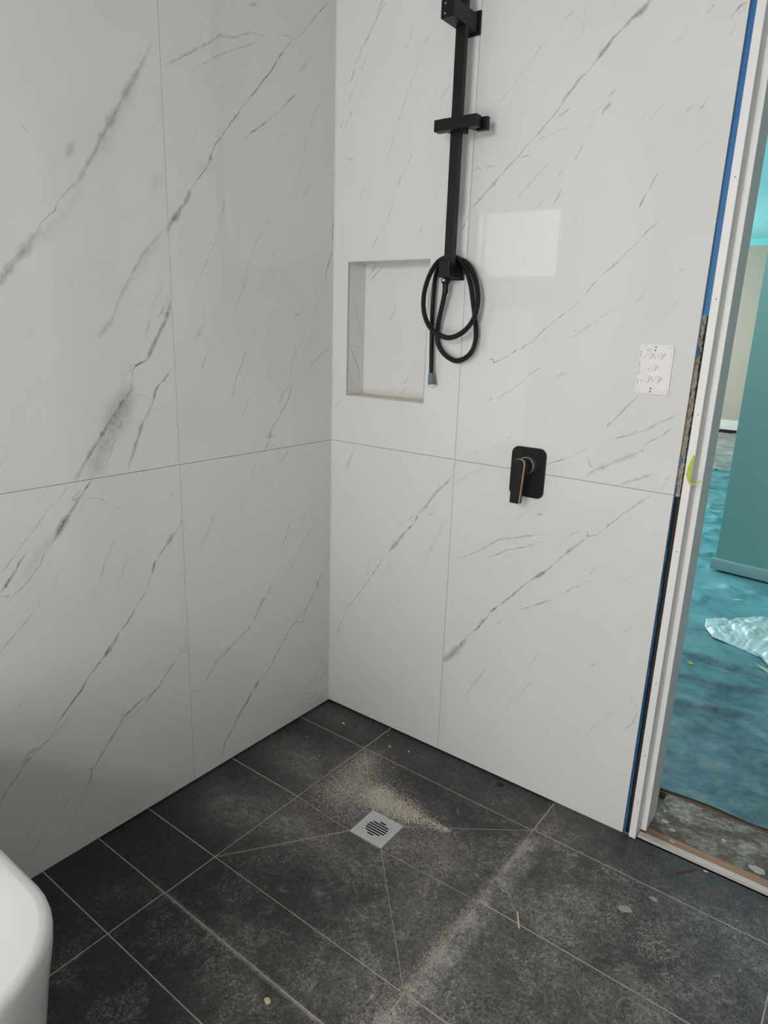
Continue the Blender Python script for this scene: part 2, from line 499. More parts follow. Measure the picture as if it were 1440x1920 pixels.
  ([(384,1705),(349,1644)], 3, 0.2),
  ([(325,1605),(309,1564)], 5, 0.25),
  ([(393,1942),(375,1914)], 4, 0.3),
  ([(244,2054),(244,2048)], 7, 0.25),
 ],
 'N': [
  ([(99,1508),(83,1493),(69,1477)], 7, 0.5),
  ([(125,1504),(98,1481),(68,1453)], 4, 0.55),
  ([(185,1388),(172,1365)], 6, 0.4),
  ([(172,1365),(154,1341)], 4, 0.3),
  ([(135,1308),(105,1276),(72,1245)], 3, 0.25),
  ([(240,1174),(218,1151)], 5, 0.3),
  ([(256,1161),(232,1144),(206,1116)], 4, 0.4),
  ([(120,1128),(106,1118)], 4, 0.3),
  ([(208,1270),(199,1259)], 5, 0.15),
  ([(277,1461),(261,1434)], 5, 0.12),
 ],
}
HOSE = [(0.4371, -0.042, 1.4541), (0.4374, -0.042, 1.4416), (0.4361, -0.04, 1.4282), (0.4279, -0.035, 1.3973), (0.4171, -0.03, 1.3638), (0.4091, -0.026, 1.3337), (0.4056, -0.022, 1.3073), (0.411, -0.02, 1.2809), (0.4312, -0.02, 1.2572), (0.4679, -0.022, 1.2412), (0.4998, -0.024, 1.2486), (0.523, -0.026, 1.2697), (0.5305, -0.024, 1.2977), (0.5279, -0.02, 1.325), (0.5221, -0.017, 1.3484), (0.5152, -0.015, 1.3755), (0.5082, -0.014, 1.4045), (0.499, -0.014, 1.441), (0.4896, -0.016, 1.4676), (0.4774, -0.02, 1.4922), (0.4613, -0.026, 1.5082), (0.44, -0.03, 1.5122), (0.419, -0.034, 1.5077), (0.4079, -0.042, 1.4978), (0.3974, -0.05, 1.4782), (0.3876, -0.055, 1.4529), (0.3809, -0.058, 1.4235), (0.3801, -0.06, 1.392), (0.3853, -0.06, 1.3623), (0.3989, -0.058, 1.3348), (0.4203, -0.055, 1.3155), (0.4581, -0.052, 1.3024), (0.4897, -0.05, 1.3098), (0.5153, -0.048, 1.3281), (0.5313, -0.045, 1.3517), (0.5391, -0.041, 1.3825), (0.5378, -0.038, 1.4129), (0.5268, -0.034, 1.447), (0.5074, -0.028, 1.4777), (0.4828, -0.018, 1.4979), (0.4586, -0.0135, 1.5056), (0.4291, -0.012, 1.5075), (0.4054, -0.012, 1.5024), (0.3927, -0.0135, 1.487), (0.3871, -0.016, 1.4634), (0.3853, -0.018, 1.4337), (0.3846, -0.019, 1.3938), (0.3846, -0.019, 1.3535), (0.3858, -0.019, 1.3128), (0.3875, -0.018, 1.2509), (0.3895, -0.018, 1.2008)]
# ---------------------------------------------------------------- materials
def marble_mat():
    m, nt, b = node_mat('marble_porcelain')
    P = pos(nt)
    at = N(nt, 'ShaderNodeAttribute', attribute_name='vein')
    fine = noise_n(nt, P, 260, 4, 0.7, stretch=(1, 1, 0.45), rot=(0.6, 0.0, 0.6))
    mid = noise_n(nt, P, 60, 3, 0.6, 0.6)
    v = math_n(nt, 'MULTIPLY', at.outputs['Fac'], remap(nt, fine, 0.3, 0.68, 0.6, 1.2))
    v = math_n(nt, 'MULTIPLY', v, remap(nt, mid, 0.3, 0.6, 0.65, 1.15), clamp=True)
    cloud = remap(nt, noise_n(nt, P, 5, 4, 0.55, 0.8), 0.4, 0.75, 0, 0.06)
    base = mixc(nt, cloud, (0.775, 0.77, 0.755), (0.55, 0.545, 0.53))
    col = mixc(nt, v, base, (0.20, 0.188, 0.175))
    nt.links.new(col, b.inputs['Base Color'])
    b.inputs['Roughness'].default_value = 0.015
    b.inputs['IOR'].default_value = 1.5
    return m
M_marble = marble_mat()
M_grout_w = simple('wall_grout', (0.64, 0.63, 0.61), 0.9, bump_s=0.2)
M_sub = simple('wall_board', (0.30, 0.29, 0.27), 0.9, bump_s=0.2)
M_dark = simple('dark_gap', (0.02, 0.018, 0.016), 0.9)
M_core = simple('dark_cavity', (0.05, 0.042, 0.033), 0.95, var=0.5, scale=60, bump_s=0.5)
M_black = simple('matt_black_metal', (0.007, 0.0085, 0.009), 0.42, 0.0, 0.2, 90, spec=0.3)
M_hose = simple('black_hose', (0.008, 0.010, 0.012), 0.33, 0.0, 0.2, 60, spec=0.5)
M_white = simple('white_paint', (0.88, 0.86, 0.85), 0.45, var=0.03, scale=8, bump_s=0.04)
M_strip = simple('dusty_pinkish_strip', (0.60, 0.54, 0.50), 0.7, var=0.1, scale=30)
M_plastic = simple('white_plastic', (0.86, 0.84, 0.83), 0.32, var=0.02)
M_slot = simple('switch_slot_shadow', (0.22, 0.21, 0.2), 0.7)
M_acryl = simple('white_acrylic', (0.86, 0.85, 0.84), 0.16, var=0.01, scale=3)
M_steel = simple('satin_steel', (0.60, 0.62, 0.62), 0.45, 0.25, 0.05, 40)
M_chrome = simple('brushed_chrome', (0.55, 0.56, 0.6), 0.35, 0.9, 0.1, 80)
M_copper = simple('worn_copper', (0.55, 0.34, 0.24), 0.38, 0.55, 0.2, 150)
M_cream = simple('cream_tile', (0.66, 0.63, 0.53), 0.35, var=0.04, scale=30)
M_alu = simple('grey_trim', (0.50, 0.49, 0.47), 0.4, 0.0)
M_cap = simple('bluish_clear_cap', (0.16, 0.20, 0.26), 0.15, 0.3, 0.4, 120, spec=0.8)
M_lime = simple('lime_tape', (0.50, 0.62, 0.06), 0.5, var=0.12, scale=60)
M_lime_pale = simple('pale_tape', (0.42, 0.62, 0.36), 0.6, var=0.1)
M_chipw = simple('white_chip', (0.75, 0.74, 0.70), 0.8)
M_splash = simple('dried_plaster', (0.42, 0.41, 0.36), 0.9, var=0.2, scale=80)
M_chipb = simple('beige_chip', (0.62, 0.52, 0.36), 0.85, var=0.2, scale=200)
M_void = simple('drain_void', (0.003, 0.003, 0.003), 1.0, spec=0.0)
M_plug = simple('black_plug', (0.012, 0.012, 0.012), 0.6)
M_red = simple('brown_sliver', (0.12, 0.035, 0.03), 0.7)
M_beige = simple('beige_wall_paint', (0.53, 0.47, 0.40), 0.8, var=0.03, scale=3)
M_teal_wall = simple('teal_wall_paint', (0.26, 0.47, 0.44), 0.6, var=0.05, scale=4)
M_teal_trim = simple('teal_grey_trim', (0.32, 0.48, 0.49), 0.5, var=0.05, scale=6)
M_teal_ceil = simple('daylight_tinted_ceiling', (0.28, 0.80, 0.86), 0.7, var=0.02, scale=2)  # teal cast of daylight on the hall ceiling is put into its colour
M_ceiling = simple('bare_ceiling_board', (0.36, 0.355, 0.345), 0.9, var=0.02)
M_room = simple('room_paint', (0.42, 0.415, 0.40), 0.6, var=0.02)
M_conc = simple('bare_floor', (0.12, 0.13, 0.13), 0.9, var=0.3, scale=6)

def membrane_mat():
    m, nt, b = node_mat('blue_waterproofing')
    P = pos(nt)
    n = noise_n(nt, P, 45, 5, 0.7, 0.8, stretch=(1, 1, 0.4))
    nt.links.new(mixc(nt, remap(nt, n, 0.62, 0.7), (0.02, 0.17, 0.42), (0.20, 0.25, 0.30)), b.inputs['Base Color'])
    b.inputs['Roughness'].default_value = 0.5
    bump(nt, b, n, 0.4, 0.003); return m
M_blue = membrane_mat()
def plaster_mat():
    m, nt, b = node_mat('crumbled_plaster')
    P = pos(nt); n = noise_n(nt, P, 110, 6, 0.75, 1.5, stretch=(1, 1, 0.35)); n2 = noise_n(nt, P, 60, 3, 0.6)
    c = mixc(nt, remap(nt, n, 0.36, 0.48), (0.07, 0.06, 0.05), (0.52, 0.46, 0.39))
    c = mixc(nt, remap(nt, n2, 0.62, 0.68, 0, 0.7), c, (0.05, 0.14, 0.28))
    nt.links.new(c, b.inputs['Base Color']); b.inputs['Roughness'].default_value = 0.95
    bump(nt, b, n, 0.8, 0.004); return m
M_plaster = plaster_mat()

# floor tiles: dark slate-look porcelain under building dust
BLOBS = [  # x, y, radius x, radius y, amount
 (.16, -.32, .13, .12, .80), (.13, -.08, .16, .07, .45), (.37, -.33, .13, .17, .75), (.33, -.21, .06, .11, .6),
 (.47, -.32, .12, .09, .7), (.18, -.60, .14, .10, .60), (.30, -.55, .16, .12, .45), (.68, -.38, .16, .12, .55),
 (.55, -.07, .20, .07, .28), (.78, -.10, .12, .08, .22), (1.02, -.10, .22, .14, .30), (1.02, -.30, .14, .22, .5), (1.18, -.5, .25, .2, .42),
 (1.30, -.30, .3, .22, .30), (.60, -.62, .28, .2, .20), (.78, -.50, .16, .2, .32), (.95, -.75, .20, .25, .5), (1.12, -.85, .3, .3, .36),
 (.46, -.55, .12, .06, .4), (.64, -.92, .16, .10, .34), (.74, -.82, .12, .10, .30), (1.5, -.6, .3, .4, .28), (1.4, -.15, .3, .15, .35),
 (.50, -.86, .08, .05, .25), (.62, -1.02, .12, .10, .25)]
def blob_sum(nt, P, blobs):
    sx = nt.nodes.new('ShaderNodeSeparateXYZ'); nt.links.new(P, sx.inputs[0])
    tot = None
    for x, y, rx, ry, a in blobs:
        dx = math_n(nt, 'MULTIPLY', math_n(nt, 'SUBTRACT', sx.outputs[0], x), 1 / rx)
        dy = math_n(nt, 'MULTIPLY', math_n(nt, 'SUBTRACT', sx.outputs[1], y), 1 / ry)
        d = math_n(nt, 'ADD', math_n(nt, 'MULTIPLY', dx, dx), math_n(nt, 'MULTIPLY', dy, dy))
        g = math_n(nt, 'MULTIPLY', math_n(nt, 'EXPONENT', math_n(nt, 'MULTIPLY', d, -1.2)), a)
        tot = g if tot is None else math_n(nt, 'ADD', tot, g)
    return tot, sx
def floor_mat():
    m, nt, b = node_mat('dark_floor_tile')
    P = pos(nt)
    tot, sx = blob_sum(nt, P, BLOBS)
    gx = sx.outputs[0]; gy = sx.outputs[1]
    # band of swept dust on the raised side of the long joint
    band = math_n(nt, 'MULTIPLY', remap(nt, gx, 0.884, 0.945, 1.15, 0), math_n(nt, 'GREATER_THAN', gx, 0.883))
    band2 = math_n(nt, 'MULTIPLY', remap(nt, gx, 0.862, 0.882, 0, 0.6), math_n(nt, 'LESS_THAN', gx, 0.883))
    bandy = math_n(nt, 'MULTIPLY', remap(nt, gy, -0.95, -0.85, 0.5, 1), remap(nt, gy, -0.22, -0.12, 1, 0.25))
    wob = remap(nt, noise_n(nt, P, 16, 6, 0.7), 0.38, 0.62, 0.15, 1.35)
    bandd = math_n(nt, 'MULTIPLY', math_n(nt, 'MULTIPLY', math_n(nt, 'ADD', band, band2), bandy), wob)
    line2 = math_n(nt, 'MULTIPLY', remap(nt, math_n(nt, 'ABSOLUTE', math_n(nt, 'ADD', gy, 0.912)), 0.0, 0.009, 0.9, 0), remap(nt, gx, 0.20, 0.45, 0, 1))
    n1 = noise_n(nt, P, 7, 6, 0.7, 0.6)
    n2 = noise_n(nt, P, 230, 3, 0.7)
    n3 = noise_n(nt, P, 34, 8, 0.78, 1.4)
    haze = math_n(nt, 'MULTIPLY', tot, remap(nt, n1, 0.3, 0.7, 0.2, 1.1))
    haze = math_n(nt, 'MULTIPLY', haze, remap(nt, n3, 0.32, 0.7, 0.35, 1.6))
    speck = math_n(nt, 'MULTIPLY', remap(nt, n2, 0.54, 0.66), math_n(nt, 'MULTIPLY', tot, 1.0))
    # scuffs: thin curled scratches left by shoes in the dust
    c1 = noise_n(nt, P, 15, 3, 0.55, 2.8); c2 = noise_n(nt, P, 26, 4, 0.55, 3.4); c3 = noise_n(nt, P, 55, 4, 0.55, 3.0)
    def curl(v, c, w): return remap(nt, math_n(nt, 'ABSOLUTE', math_n(nt, 'SUBTRACT', v, c)), 0.0, w, 1, 0)
    cur = math_n(nt, 'ADD', curl(c1, 0.5, 0.012), math_n(nt, 'ADD', curl(c2, 0.46, 0.018), curl(c3, 0.54, 0.03)))
    right = remap(nt, math_n(nt, 'SUBTRACT', gx, math_n(nt, 'MULTIPLY', gy, 0.35)), 0.40, 0.85)
    right = math_n(nt, 'MULTIPLY', right, remap(nt, gy, -0.16, -0.10, 1, 0.25))
    cmask = math_n(nt, 'MULTIPLY', remap(nt, noise_n(nt, P, 9, 5, 0.65, 0.4), 0.47, 0.60), right)
    cur = math_n(nt, 'MULTIPLY', math_n(nt, 'MULTIPLY', cur, cmask), remap(nt, n3, 0.35, 0.6, 0.05, 1.0))
    blot = math_n(nt, 'MULTIPLY', remap(nt, noise_n(nt, P, 13, 8, 0.78, 0.8), 0.57, 0.70, 0, 0.9), right)
    fib = math_n(nt, 'MULTIPLY', remap(nt, noise_n(nt, P, 42, 8, 0.8, 3.5), 0.56, 0.68, 0, 0.5), right)
    d = math_n(nt, 'ADD', math_n(nt, 'ADD', math_n(nt, 'MULTIPLY', haze, 0.56), math_n(nt, 'MULTIPLY', speck, 0.35)), math_n(nt, 'MULTIPLY', cur, 0.95))
    d = math_n(nt, 'ADD', d, math_n(nt, 'ADD', math_n(nt, 'MULTIPLY', blot, remap(nt, gx, 0.7, 1.05, 0.28, 0.5)), math_n(nt, 'MULTIPLY', fib, remap(nt, gx, 0.7, 1.05, 0.3, 0.62))))
    d = math_n(nt, 'ADD', d, math_n(nt, 'MULTIPLY', math_n(nt, 'MULTIPLY', math_n(nt, 'ADD', bandd, line2), remap(nt, n3, 0.3, 0.6, 0.4, 1.3)), 0.70), clamp=True)
    grain = remap(nt, noise_n(nt, P, 150, 6, 0.8, 0.8), 0.38, 0.62, 0.35, 1.6)
    d = math_n(nt, 'MULTIPLY', d, grain, clamp=True)
    obi = N(nt, 'ShaderNodeObjectInfo')
    base = mixc(nt, remap(nt, noise_n(nt, P, 90, 5, 0.7), 0.35, 0.7), (0.010, 0.010, 0.0105), (0.046, 0.042, 0.046))
    base = mixc(nt, math_n(nt, 'MULTIPLY', obi.outputs['Random'], 0.3), base, (0.04, 0.038, 0.042))
    col = mixc(nt, d, base, (0.42, 0.40, 0.375))
    nt.links.new(col, b.inputs['Base Color'])
    nt.links.new(remap(nt, d, 0, 0.5, 0.42, 0.85), b.inputs['Roughness'])
    b.inputs['Specular IOR Level'].default_value = 0.4
    bump(nt, b, noise_n(nt, P, 120, 5, 0.7), 0.35, 0.0015)
    return m
M_floor = floor_mat()
M_grout_f = simple('floor_grout', (0.46, 0.43, 0.37), 0.95, var=0.4, scale=30, bump_s=0.3)
M_scuff = simple('lifted_dust', (0.28, 0.27, 0.25), 0.95, var=0.5, scale=70)
M_dust = simple('sawdust_grain', (0.80, 0.73, 0.60), 0.9, var=0.3, scale=300)

def sheet_mat(name, lo, hi, grey=(0.1, 0.1, 0.1)):
    m, nt, b = node_mat(name)
    P = pos(nt)
    n = noise_n(nt, P, 3.5, 6, 0.65, 0.6); n2 = noise_n(nt, P, 70, 6, 0.7, 0.5)
    c = mixc(nt, remap(nt, n, 0.35, 0.65), lo, hi)
    n4 = noise_n(nt, P, 16, 10, 0.78, 0.25)
    sy = nt.nodes.new('ShaderNodeSeparateXYZ'); nt.links.new(P, sy.inputs[0])
    near_door = remap(nt, math_n(nt, 'ADD', sy.outputs[1], math_n(nt, 'MULTIPLY', n, 0.9)), 0.9, 2.5, 1, 0.08)   # darker and greyer towards the door, with mottled dust
    c = mixc(nt, math_n(nt, 'MULTIPLY', near_door, 0.72), c, (0.055, 0.095, 0.115))
    c = mixc(nt, math_n(nt, 'MULTIPLY', remap(nt, n4, 0.5, 0.66, 0, 0.55), near_door), c, (0.28, 0.33, 0.33))
    c = mixc(nt, math_n(nt, 'MULTIPLY', remap(nt, n4, 0.36, 0.5, 0.75, 0), near_door), c, (0.045, 0.065, 0.085))
    c = mixc(nt, remap(nt, n2, 0.60, 0.72, 0, 0.2), c, (0.45, 0.55, 0.55))
    nt.links.new(c, b.inputs['Base Color']); b.inputs['Roughness'].default_value = 0.42
    bump(nt, b, n2, 0.3, 0.004); return m
M_sheet = sheet_mat('teal_drop_sheet', (0.11, 0.29, 0.33), (0.19, 0.49, 0.54))
M_sheet2 = sheet_mat('grey_drop_sheet', (0.30, 0.28, 0.26), (0.46, 0.44, 0.42))
def sill_mat():
    m, nt, b = node_mat('dusty_timber_sill')
    P = pos(nt)
    n = noise_n(nt, P, 13, 9, 0.75, 0.3, stretch=(1, 1.6, 1)); n2 = noise_n(nt, P, 60, 7, 0.75, 0.5)
    c = mixc(nt, remap(nt, n2, 0.3, 0.7), (0.075, 0.05, 0.04), (0.16, 0.12, 0.095))
    dfac = math_n(nt, 'MULTIPLY', remap(nt, n, 0.45, 0.60), remap(nt, n2, 0.38, 0.58, 0.25, 1.0))
    c = mixc(nt, dfac, c, (0.36, 0.36, 0.31))
    nt.links.new(c, b.inputs['Base Color']); b.inputs['Roughness'].default_value = 0.9
    bump(nt, b, n2, 0.5, 0.003); return m
M_sill = sill_mat()
def timber_mat():
    m, nt, b = node_mat('raw_timber')
    P = pos(nt)
    n = noise_n(nt, P, 12, 5, 0.6, 0.5, stretch=(0.6, 14, 1))
    nt.links.new(mixc(nt, n, (0.20, 0.085, 0.045), (0.50, 0.29, 0.18)), b.inputs['Base Color'])
    b.inputs['Roughness'].default_value = 0.7; return m
M_timber = timber_mat()
def glow_mat():
    m, nt, b = node_mat('daylit_frosted_glass')
    nt.nodes.remove(b); e = nt.nodes.new('ShaderNodeEmission')
    f = noise_n(nt, pos(nt), 5, 2, stretch=(3, 1, 0.1))
    nt.links.new(mixc(nt, f, (0.92, 0.93, 0.92), (1, 0.985, 0.95)), e.inputs[0]); e.inputs[1].default_value = WINDOW_GLOW
    nt.links.new(e.outputs[0], nt.nodes['Material Output'].inputs[0]); return m
M_glow = glow_mat()
def bag_mat():
    m, nt, b = node_mat('thin_plastic_film')
    nt.links.new(mixc(nt, noise_n(nt, pos(nt), 14, 3), (0.44, 0.62, 0.60), (0.70, 0.88, 0.90)), b.inputs['Base Color'])
    b.inputs['Roughness'].default_value = 0.3; b.inputs['Transmission Weight'].default_value = 0.12; return m
M_bag = bag_mat()

# ---------------------------------------------------------------- marble tiles with printed veins
def build_path(pts, rnd, step=0.011, amp=0.0022):
    out = []
    for (a, b) in zip(pts, pts[1:]):
        a = Vector(a); b = Vector(b); L = (b - a).length; n = max(1, int(L / step))
        nrm = Vector((-(b - a).y, (b - a).x)); nrm = nrm.normalized() if L > 0 else nrm
        for i in range(n):
            p = a.lerp(b, i / n)
            if i or out: p = p + nrm * rnd.uniform(-amp, amp)
            out.append(p)
    out.append(Vector(pts[-1])); return out
def vein_field(key, seed, drift, u0, u1, z0, z1, nrand):
    """list of (path, half widths, strengths)"""
    rnd = random.Random(seed); res = []
    for pts, w, s in VEINS.get(key, []):
        P = build_path([(a / 1000, b / 1000) for a, b in pts], rnd, 0.009 if w < 9 else 0.012, 0.0011 if w < 9 else 0.0014); s = s * (1.0 if w < 9 else 1.15 if w < 20 else 0.85); w = w * (1.25 if w < 9 else 1.5)
        ws, ss = [], []; n = len(P); wob = rnd.random() * 9
        for i in range(n):
            k = noise.noise(Vector((P[i].x * 60, P[i].y * 60, wob))); end = min(1.0, (min(i, n - 1 - i) + 0.7) / (0.22 * n + 0.7))
            ws.append(w / 1000 * 0.5 * (1.0 + 0.9 * k) * (0.45 + 0.55 * end)); ss.append(s * (0.95 + 0.6 * k) * (0.3 + 0.7 * end))
        res.append((P, ws, ss))
    for _ in range(nrand):   # faint streaks that run with the veins
        u = rnd.uniform(u0, u1); z = rnd.uniform(z0, z1); L = rnd.uniform(0.015, 0.07); a = drift + rnd.uniform(-0.25, 0.25)
        d = Vector((math.cos(a), math.sin(a))); P = build_path([(u, z), (u + d.x * L, z + d.y * L)], rnd, 0.008, 0.0015)
        s = rnd.choice((0.05, 0.08, 0.10, 0.16)); w = rnd.uniform(0.0012, 0.004); n = len(P)
        res.append((P, [w * (0.4 + 0.6 * math.sin(math.pi * (i + .5) / n)) for i in range(n)], [s] * n))
    return res
def marble_tile(name, u0, u1, z0, z1, place, veins, parent, hole=None, slant=0.0, thick=0.009):
    """place(u, z, depth) -> world. Front face triangulated round its veins, printed strength in attribute 'vein'."""
    verts, edges = [], []
    def pl(ps):
        k = len(verts); verts.extend(Vector((p[0], p[1])) for p in ps); edges.extend((k + i, k + i + 1) for i in range(len(ps) - 1))
    R = [(u0, z0), (u1, z0), (u1 + slant, z1), (u0, z1)]
    pl(R + [R[0]])
    if hole: hx0, hx1, hz0, hz1 = hole; pl([(hx0, hz0), (hx1, hz0), (hx1, hz1), (hx0, hz1), (hx0, hz0)])
    use = []
    for P, ws, ss in veins:
        if any(u0 - 0.02 < p.x < u1 + 0.02 and z0 - 0.02 < p.y < z1 + 0.02 for p in P): use.append((P, ws, ss))
    for P, ws, ss in use:
        n = len(P); L, Rr = [], []
        for i in range(n):
            t = (P[min(n - 1, i + 1)] - P[max(0, i - 1)]); t = t.normalized() if t.length else Vector((1, 0))
            q = Vector((-t.y, t.x)); L.append(P[i] + q * ws[i]); Rr.append(P[i] - q * ws[i])
        t0 = (P[0] - P[1]).normalized() * ws[0]; t1 = (P[-1] - P[-2]).normalized() * ws[-1]
        pl(P); pl([P[0] + t0] + L + [P[-1] + t1] + Rr[::-1] + [P[0] + t0])
    vo, eo, fo, *_ = delaunay_2d_cdt(verts, edges, [], 0, 1e-5, False)
    # bucket the vein segments for a quick look-up
    G = {}; cs = 0.03
    for P, ws, ss in use:
        for i in range(len(P) - 1):
            a, b = P[i], P[i + 1]; w = max(ws[i], ws[i + 1])
            for gx in range(int((min(a.x, b.x) - w) // cs), int((max(a.x, b.x) + w) // cs) + 1):
                for gz in range(int((min(a.y, b.y) - w) // cs), int((max(a.y, b.y) + w) // cs) + 1):
                    G.setdefault((gx, gz), []).append((a, b, ws[i], ws[i + 1], ss[i], ss[i + 1]))
    def strength(p):
        t = 0.0
        for a, b, wa, wb, sa, sb in G.get((int(p.x // cs), int(p.y // cs)), ()):
            ab = b - a; L2 = ab.length_squared
            k = max(0, min(1, (p - a).dot(ab) / L2)) if L2 > 0 else 0
            w = wa + (wb - wa) * k; s = sa + (sb - sa) * k
            f = 1 - (p - (a + ab * k)).length / max(w, 1e-5)
            if f > 0: t = max(t, s * f) + 0.15 * min(t, s * f)
        return min(1.0, t)
    me = bpy.data.meshes.new(name)
    e = 2e-5; faces = []
    for f in fo:
        c = sum((vo[i] for i in f), Vector((0, 0))) / len(f)
        k = (c.y - z0) / (z1 - z0)
        if c.x < u0 - e or c.x > u1 + slant * k + e or c.y < z0 - e or c.y > z1 + e: continue
        if hole and hole[0] < c.x < hole[1] and hole[2] < c.y < hole[3]: continue
        faces.append(tuple(f))
    V = [place(p.x, p.y, 0) for p in vo]; S = [strength(p) for p in vo]
    def ring(q):
        k = len(V)
        for p in q: V.append(place(p[0], p[1], 0)); S.append(0.0)
        for p in q: V.append(place(p[0], p[1], thick)); S.append(0.0)
        for i in range(4): faces.append((k + i, k + (i + 1) % 4, k + 4 + (i + 1) % 4, k + 4 + i))
    ring(R)
    if hole: ring([(hx0, hz0), (hx1, hz0), (hx1, hz1), (hx0, hz1)])
    me.from_pydata(V, [], faces); me.validate()
    if len(me.vertices) == len(S):
        at = me.attributes.new('vein', 'FLOAT', 'POINT'); at.data.foreach_set('value', S)
    me.update()
    return new_obj(name, me, M_marble, parent)

NICHE = (0.058, 0.356, 1.110, 1.513)
DOOR_X0, DOOR_X1, DOOR_Z = 1.131, 1.93, 2.22
BACK = -3.0; RIGHT = 2.3; CEIL = 2.6
J = 0.0006
# left wall
wall_left = boxes('wall_left', [(-0.12, -0.0095, BACK - 0.1, 0.13, -0.05, CEIL)], M_grout_w, kind='structure')
place_l = lambda u, z, d: (-d, -u, z)
vl = vein_field('L', 11, math.radians(303), 0, 1.3, 0, 2.1, 150)
cols = [(0.0005, 0.602 - J), (0.602 + J, 1.204 - J), (1.204 + J, 1.806 - J), (1.806 + J, 2.408 - J), (2.408 + J, 3.0)]
rows = [(0.001, 0.960 - J), (0.960 + J, 2.215 - J), (2.215 + J, CEIL)]
for (a, b) in cols:
    for (c, d) in rows: marble_tile('wall_tile', a, b, c, d, place_l, vl, wall_left)
# front wall
n0, n1, m0, m1 = NICHE
boxes_front = [(-0.0095, n0 - 0.001, 0.0095, 0.12, -0.05, CEIL), (n1 + 0.001, 1.079, 0.0095, 0.12, -0.05, CEIL),
               (n0 - 0.001, n1 + 0.001, 0.0095, 0.12, -0.05, m0 - 0.008), (n0 - 0.001, n1 + 0.001, 0.0095, 0.12, m1 + 0.001, CEIL),
               (n0 - 0.001, n1 + 0.001, 0.095, 0.12, m0 - 0.008, m1 + 0.001)]
wall_front = boxes('wall_front', boxes_front, M_grout_w, kind='structure')
place_f = lambda u, z, d: (u, d, z)
vf = vein_field('R', 23, math.radians(230), 0, 1.1, 0, 2.1, 130)
F1, F2 = 0.474 - J, 0.474 + J
marble_tile('wall_tile', 0.0008, F1, 0.001, 0.960 - J, place_f, vf, wall_front)
marble_tile('wall_tile', F2, 1.080, 0.001, 0.960 - J, place_f, vf, wall_front, slant=0.004)
marble_tile('wall_tile', 0.0008, F1, 0.960 + J, 2.215 - J, place_f, vf, wall_front, hole=NICHE)
marble_tile('wall_tile', F2, 1.084, 0.960 + J, 2.215 - J, place_f, vf, wall_front, slant=0.008)
marble_tile('wall_tile', 0.0008, F1, 2.215 + J, CEIL, place_f, vf, wall_front)
marble_tile('wall_tile', F2, 1.092, 2.215 + J, CEIL, place_f, vf, wall_front)
boxes('silicone_bead', [(0.0, 0.0022, -0.0022, 0.0, 0.004, CEIL)], M_plastic, wall_front)
# niche lining: back, two cheeks, head and a cream shelf with its trims
ND = 0.085
nv = vein_field('N', 5, math.radians(235), n0, n1, m0, m1, 20)
marble_tile('niche_back', n0, n1, m0, m1, lambda u, z, d: (u, ND + d, z), nv, wall_front)
sv = [([Vector((0.022, 1.42)), Vector((0.045, 1.36)), Vector((0.074, 1.28))], [.0018] * 3, [.5, .6, .4]),
      ([Vector((0.012, 1.27)), Vector((0.034, 1.23)), Vector((0.055, 1.20)), Vector((0.068, 1.15))], [.0022, .0035, .003, .002], [.4, .6, .6, .3]),
      ([Vector((0.008, 1.20)), Vector((0.024, 1.16)), Vector((0.042, 1.125))], [.002] * 3, [.5, .5, .3]), ([Vector((0.040, 1.262)), Vector((0.070, 1.258))], [.0018] * 2, [.4, .3])]
marble_tile('niche_side', 0.0, ND, m0, m1, lambda u, z, d: (n0 + 0.0007 - d * 0.2, u, z), sv, wall_front, thick=0.001)
marble_tile('niche_side', 0.0, ND, m0, m1, lambda u, z, d: (n1 - 0.0007 + d * 0.2, u, z), [], wall_front, thick=0.001)
marble_tile('niche_head', n0, n1, 0.0, ND, lambda u, z, d: (u, z, m1 - 0.0007 + d * 0.2), [], wall_front, thick=0.001)
shelf = boxes('niche_shelf', [(n0 + 0.0008, n1 - 0.0008, 0.0, ND, m0 + 0.0003, m0 + 0.0028)], M_cream, wall_front, bev=0.0004)
boxes('trim_strip', [(n0, n0 + 0.0022, -0.0012, 0.002, m0, m1)], M_alu, wall_front)
boxes('trim_strip', [(n1 - 0.0016, n1, -0.001, 0.002, m0, m1)], M_alu, wall_front)
boxes('trim_strip', [(n0, n1, -0.001, 0.002, m1 - 0.0018, m1)], M_alu, wall_front)
boxes('scratch_mark', [(0.135, 0.168, 0.034, 0.0352, m0 + 0.0027, m0 + 0.0031), (0.124, 0.130, 0.030, 0.032, m0 + 0.0027, m0 + 0.0031)], M_dark, shelf)

# exposed edge of the wall between the tiles and the door frame
boxes('wall_core', [(1.079, 1.0984, 0.030, 0.12, -0.05, CEIL)], M_core, wall_front)
def ragged(name, zs, x0, x1, y, mat, seed, jx=0.0, jy=0.002, dz=0.012, th=0.012, xr=None):
    rnd = random.Random(seed); bm = bmesh.new(); z0, z1 = zs; n = max(2, int((z1 - z0) / dz)); g = []
    for i in range(n + 1):
        z = z0 + (z1 - z0) * i / n; k = i / n
        xe = (x1 if not xr else xr(z)) + rnd.uniform(-jx, jx); row = []
        for j in range(4):
            x = x0 + (xe - x0) * j / 3
            row.append(bm.verts.new((x, y + rnd.uniform(-jy, jy) * (1 if j else 0.3), z)))
        row.append(bm.verts.new((xe, y + th, z))); g.append(row)
    for a, b in zip(g, g[1:]):
        for j in range(4): bm.faces.new((a[j], a[j + 1], b[j + 1], b[j]))
    return from_bm(name, bm, mat, wall_front)
ragged('waterproof_membrane', (1.372, CEIL), 1.079, 1.0985, 0.0125, M_blue, 3, 0.0, 0.0003, 0.03, xr=lambda z: 1.0974 + 0.0034 * z)
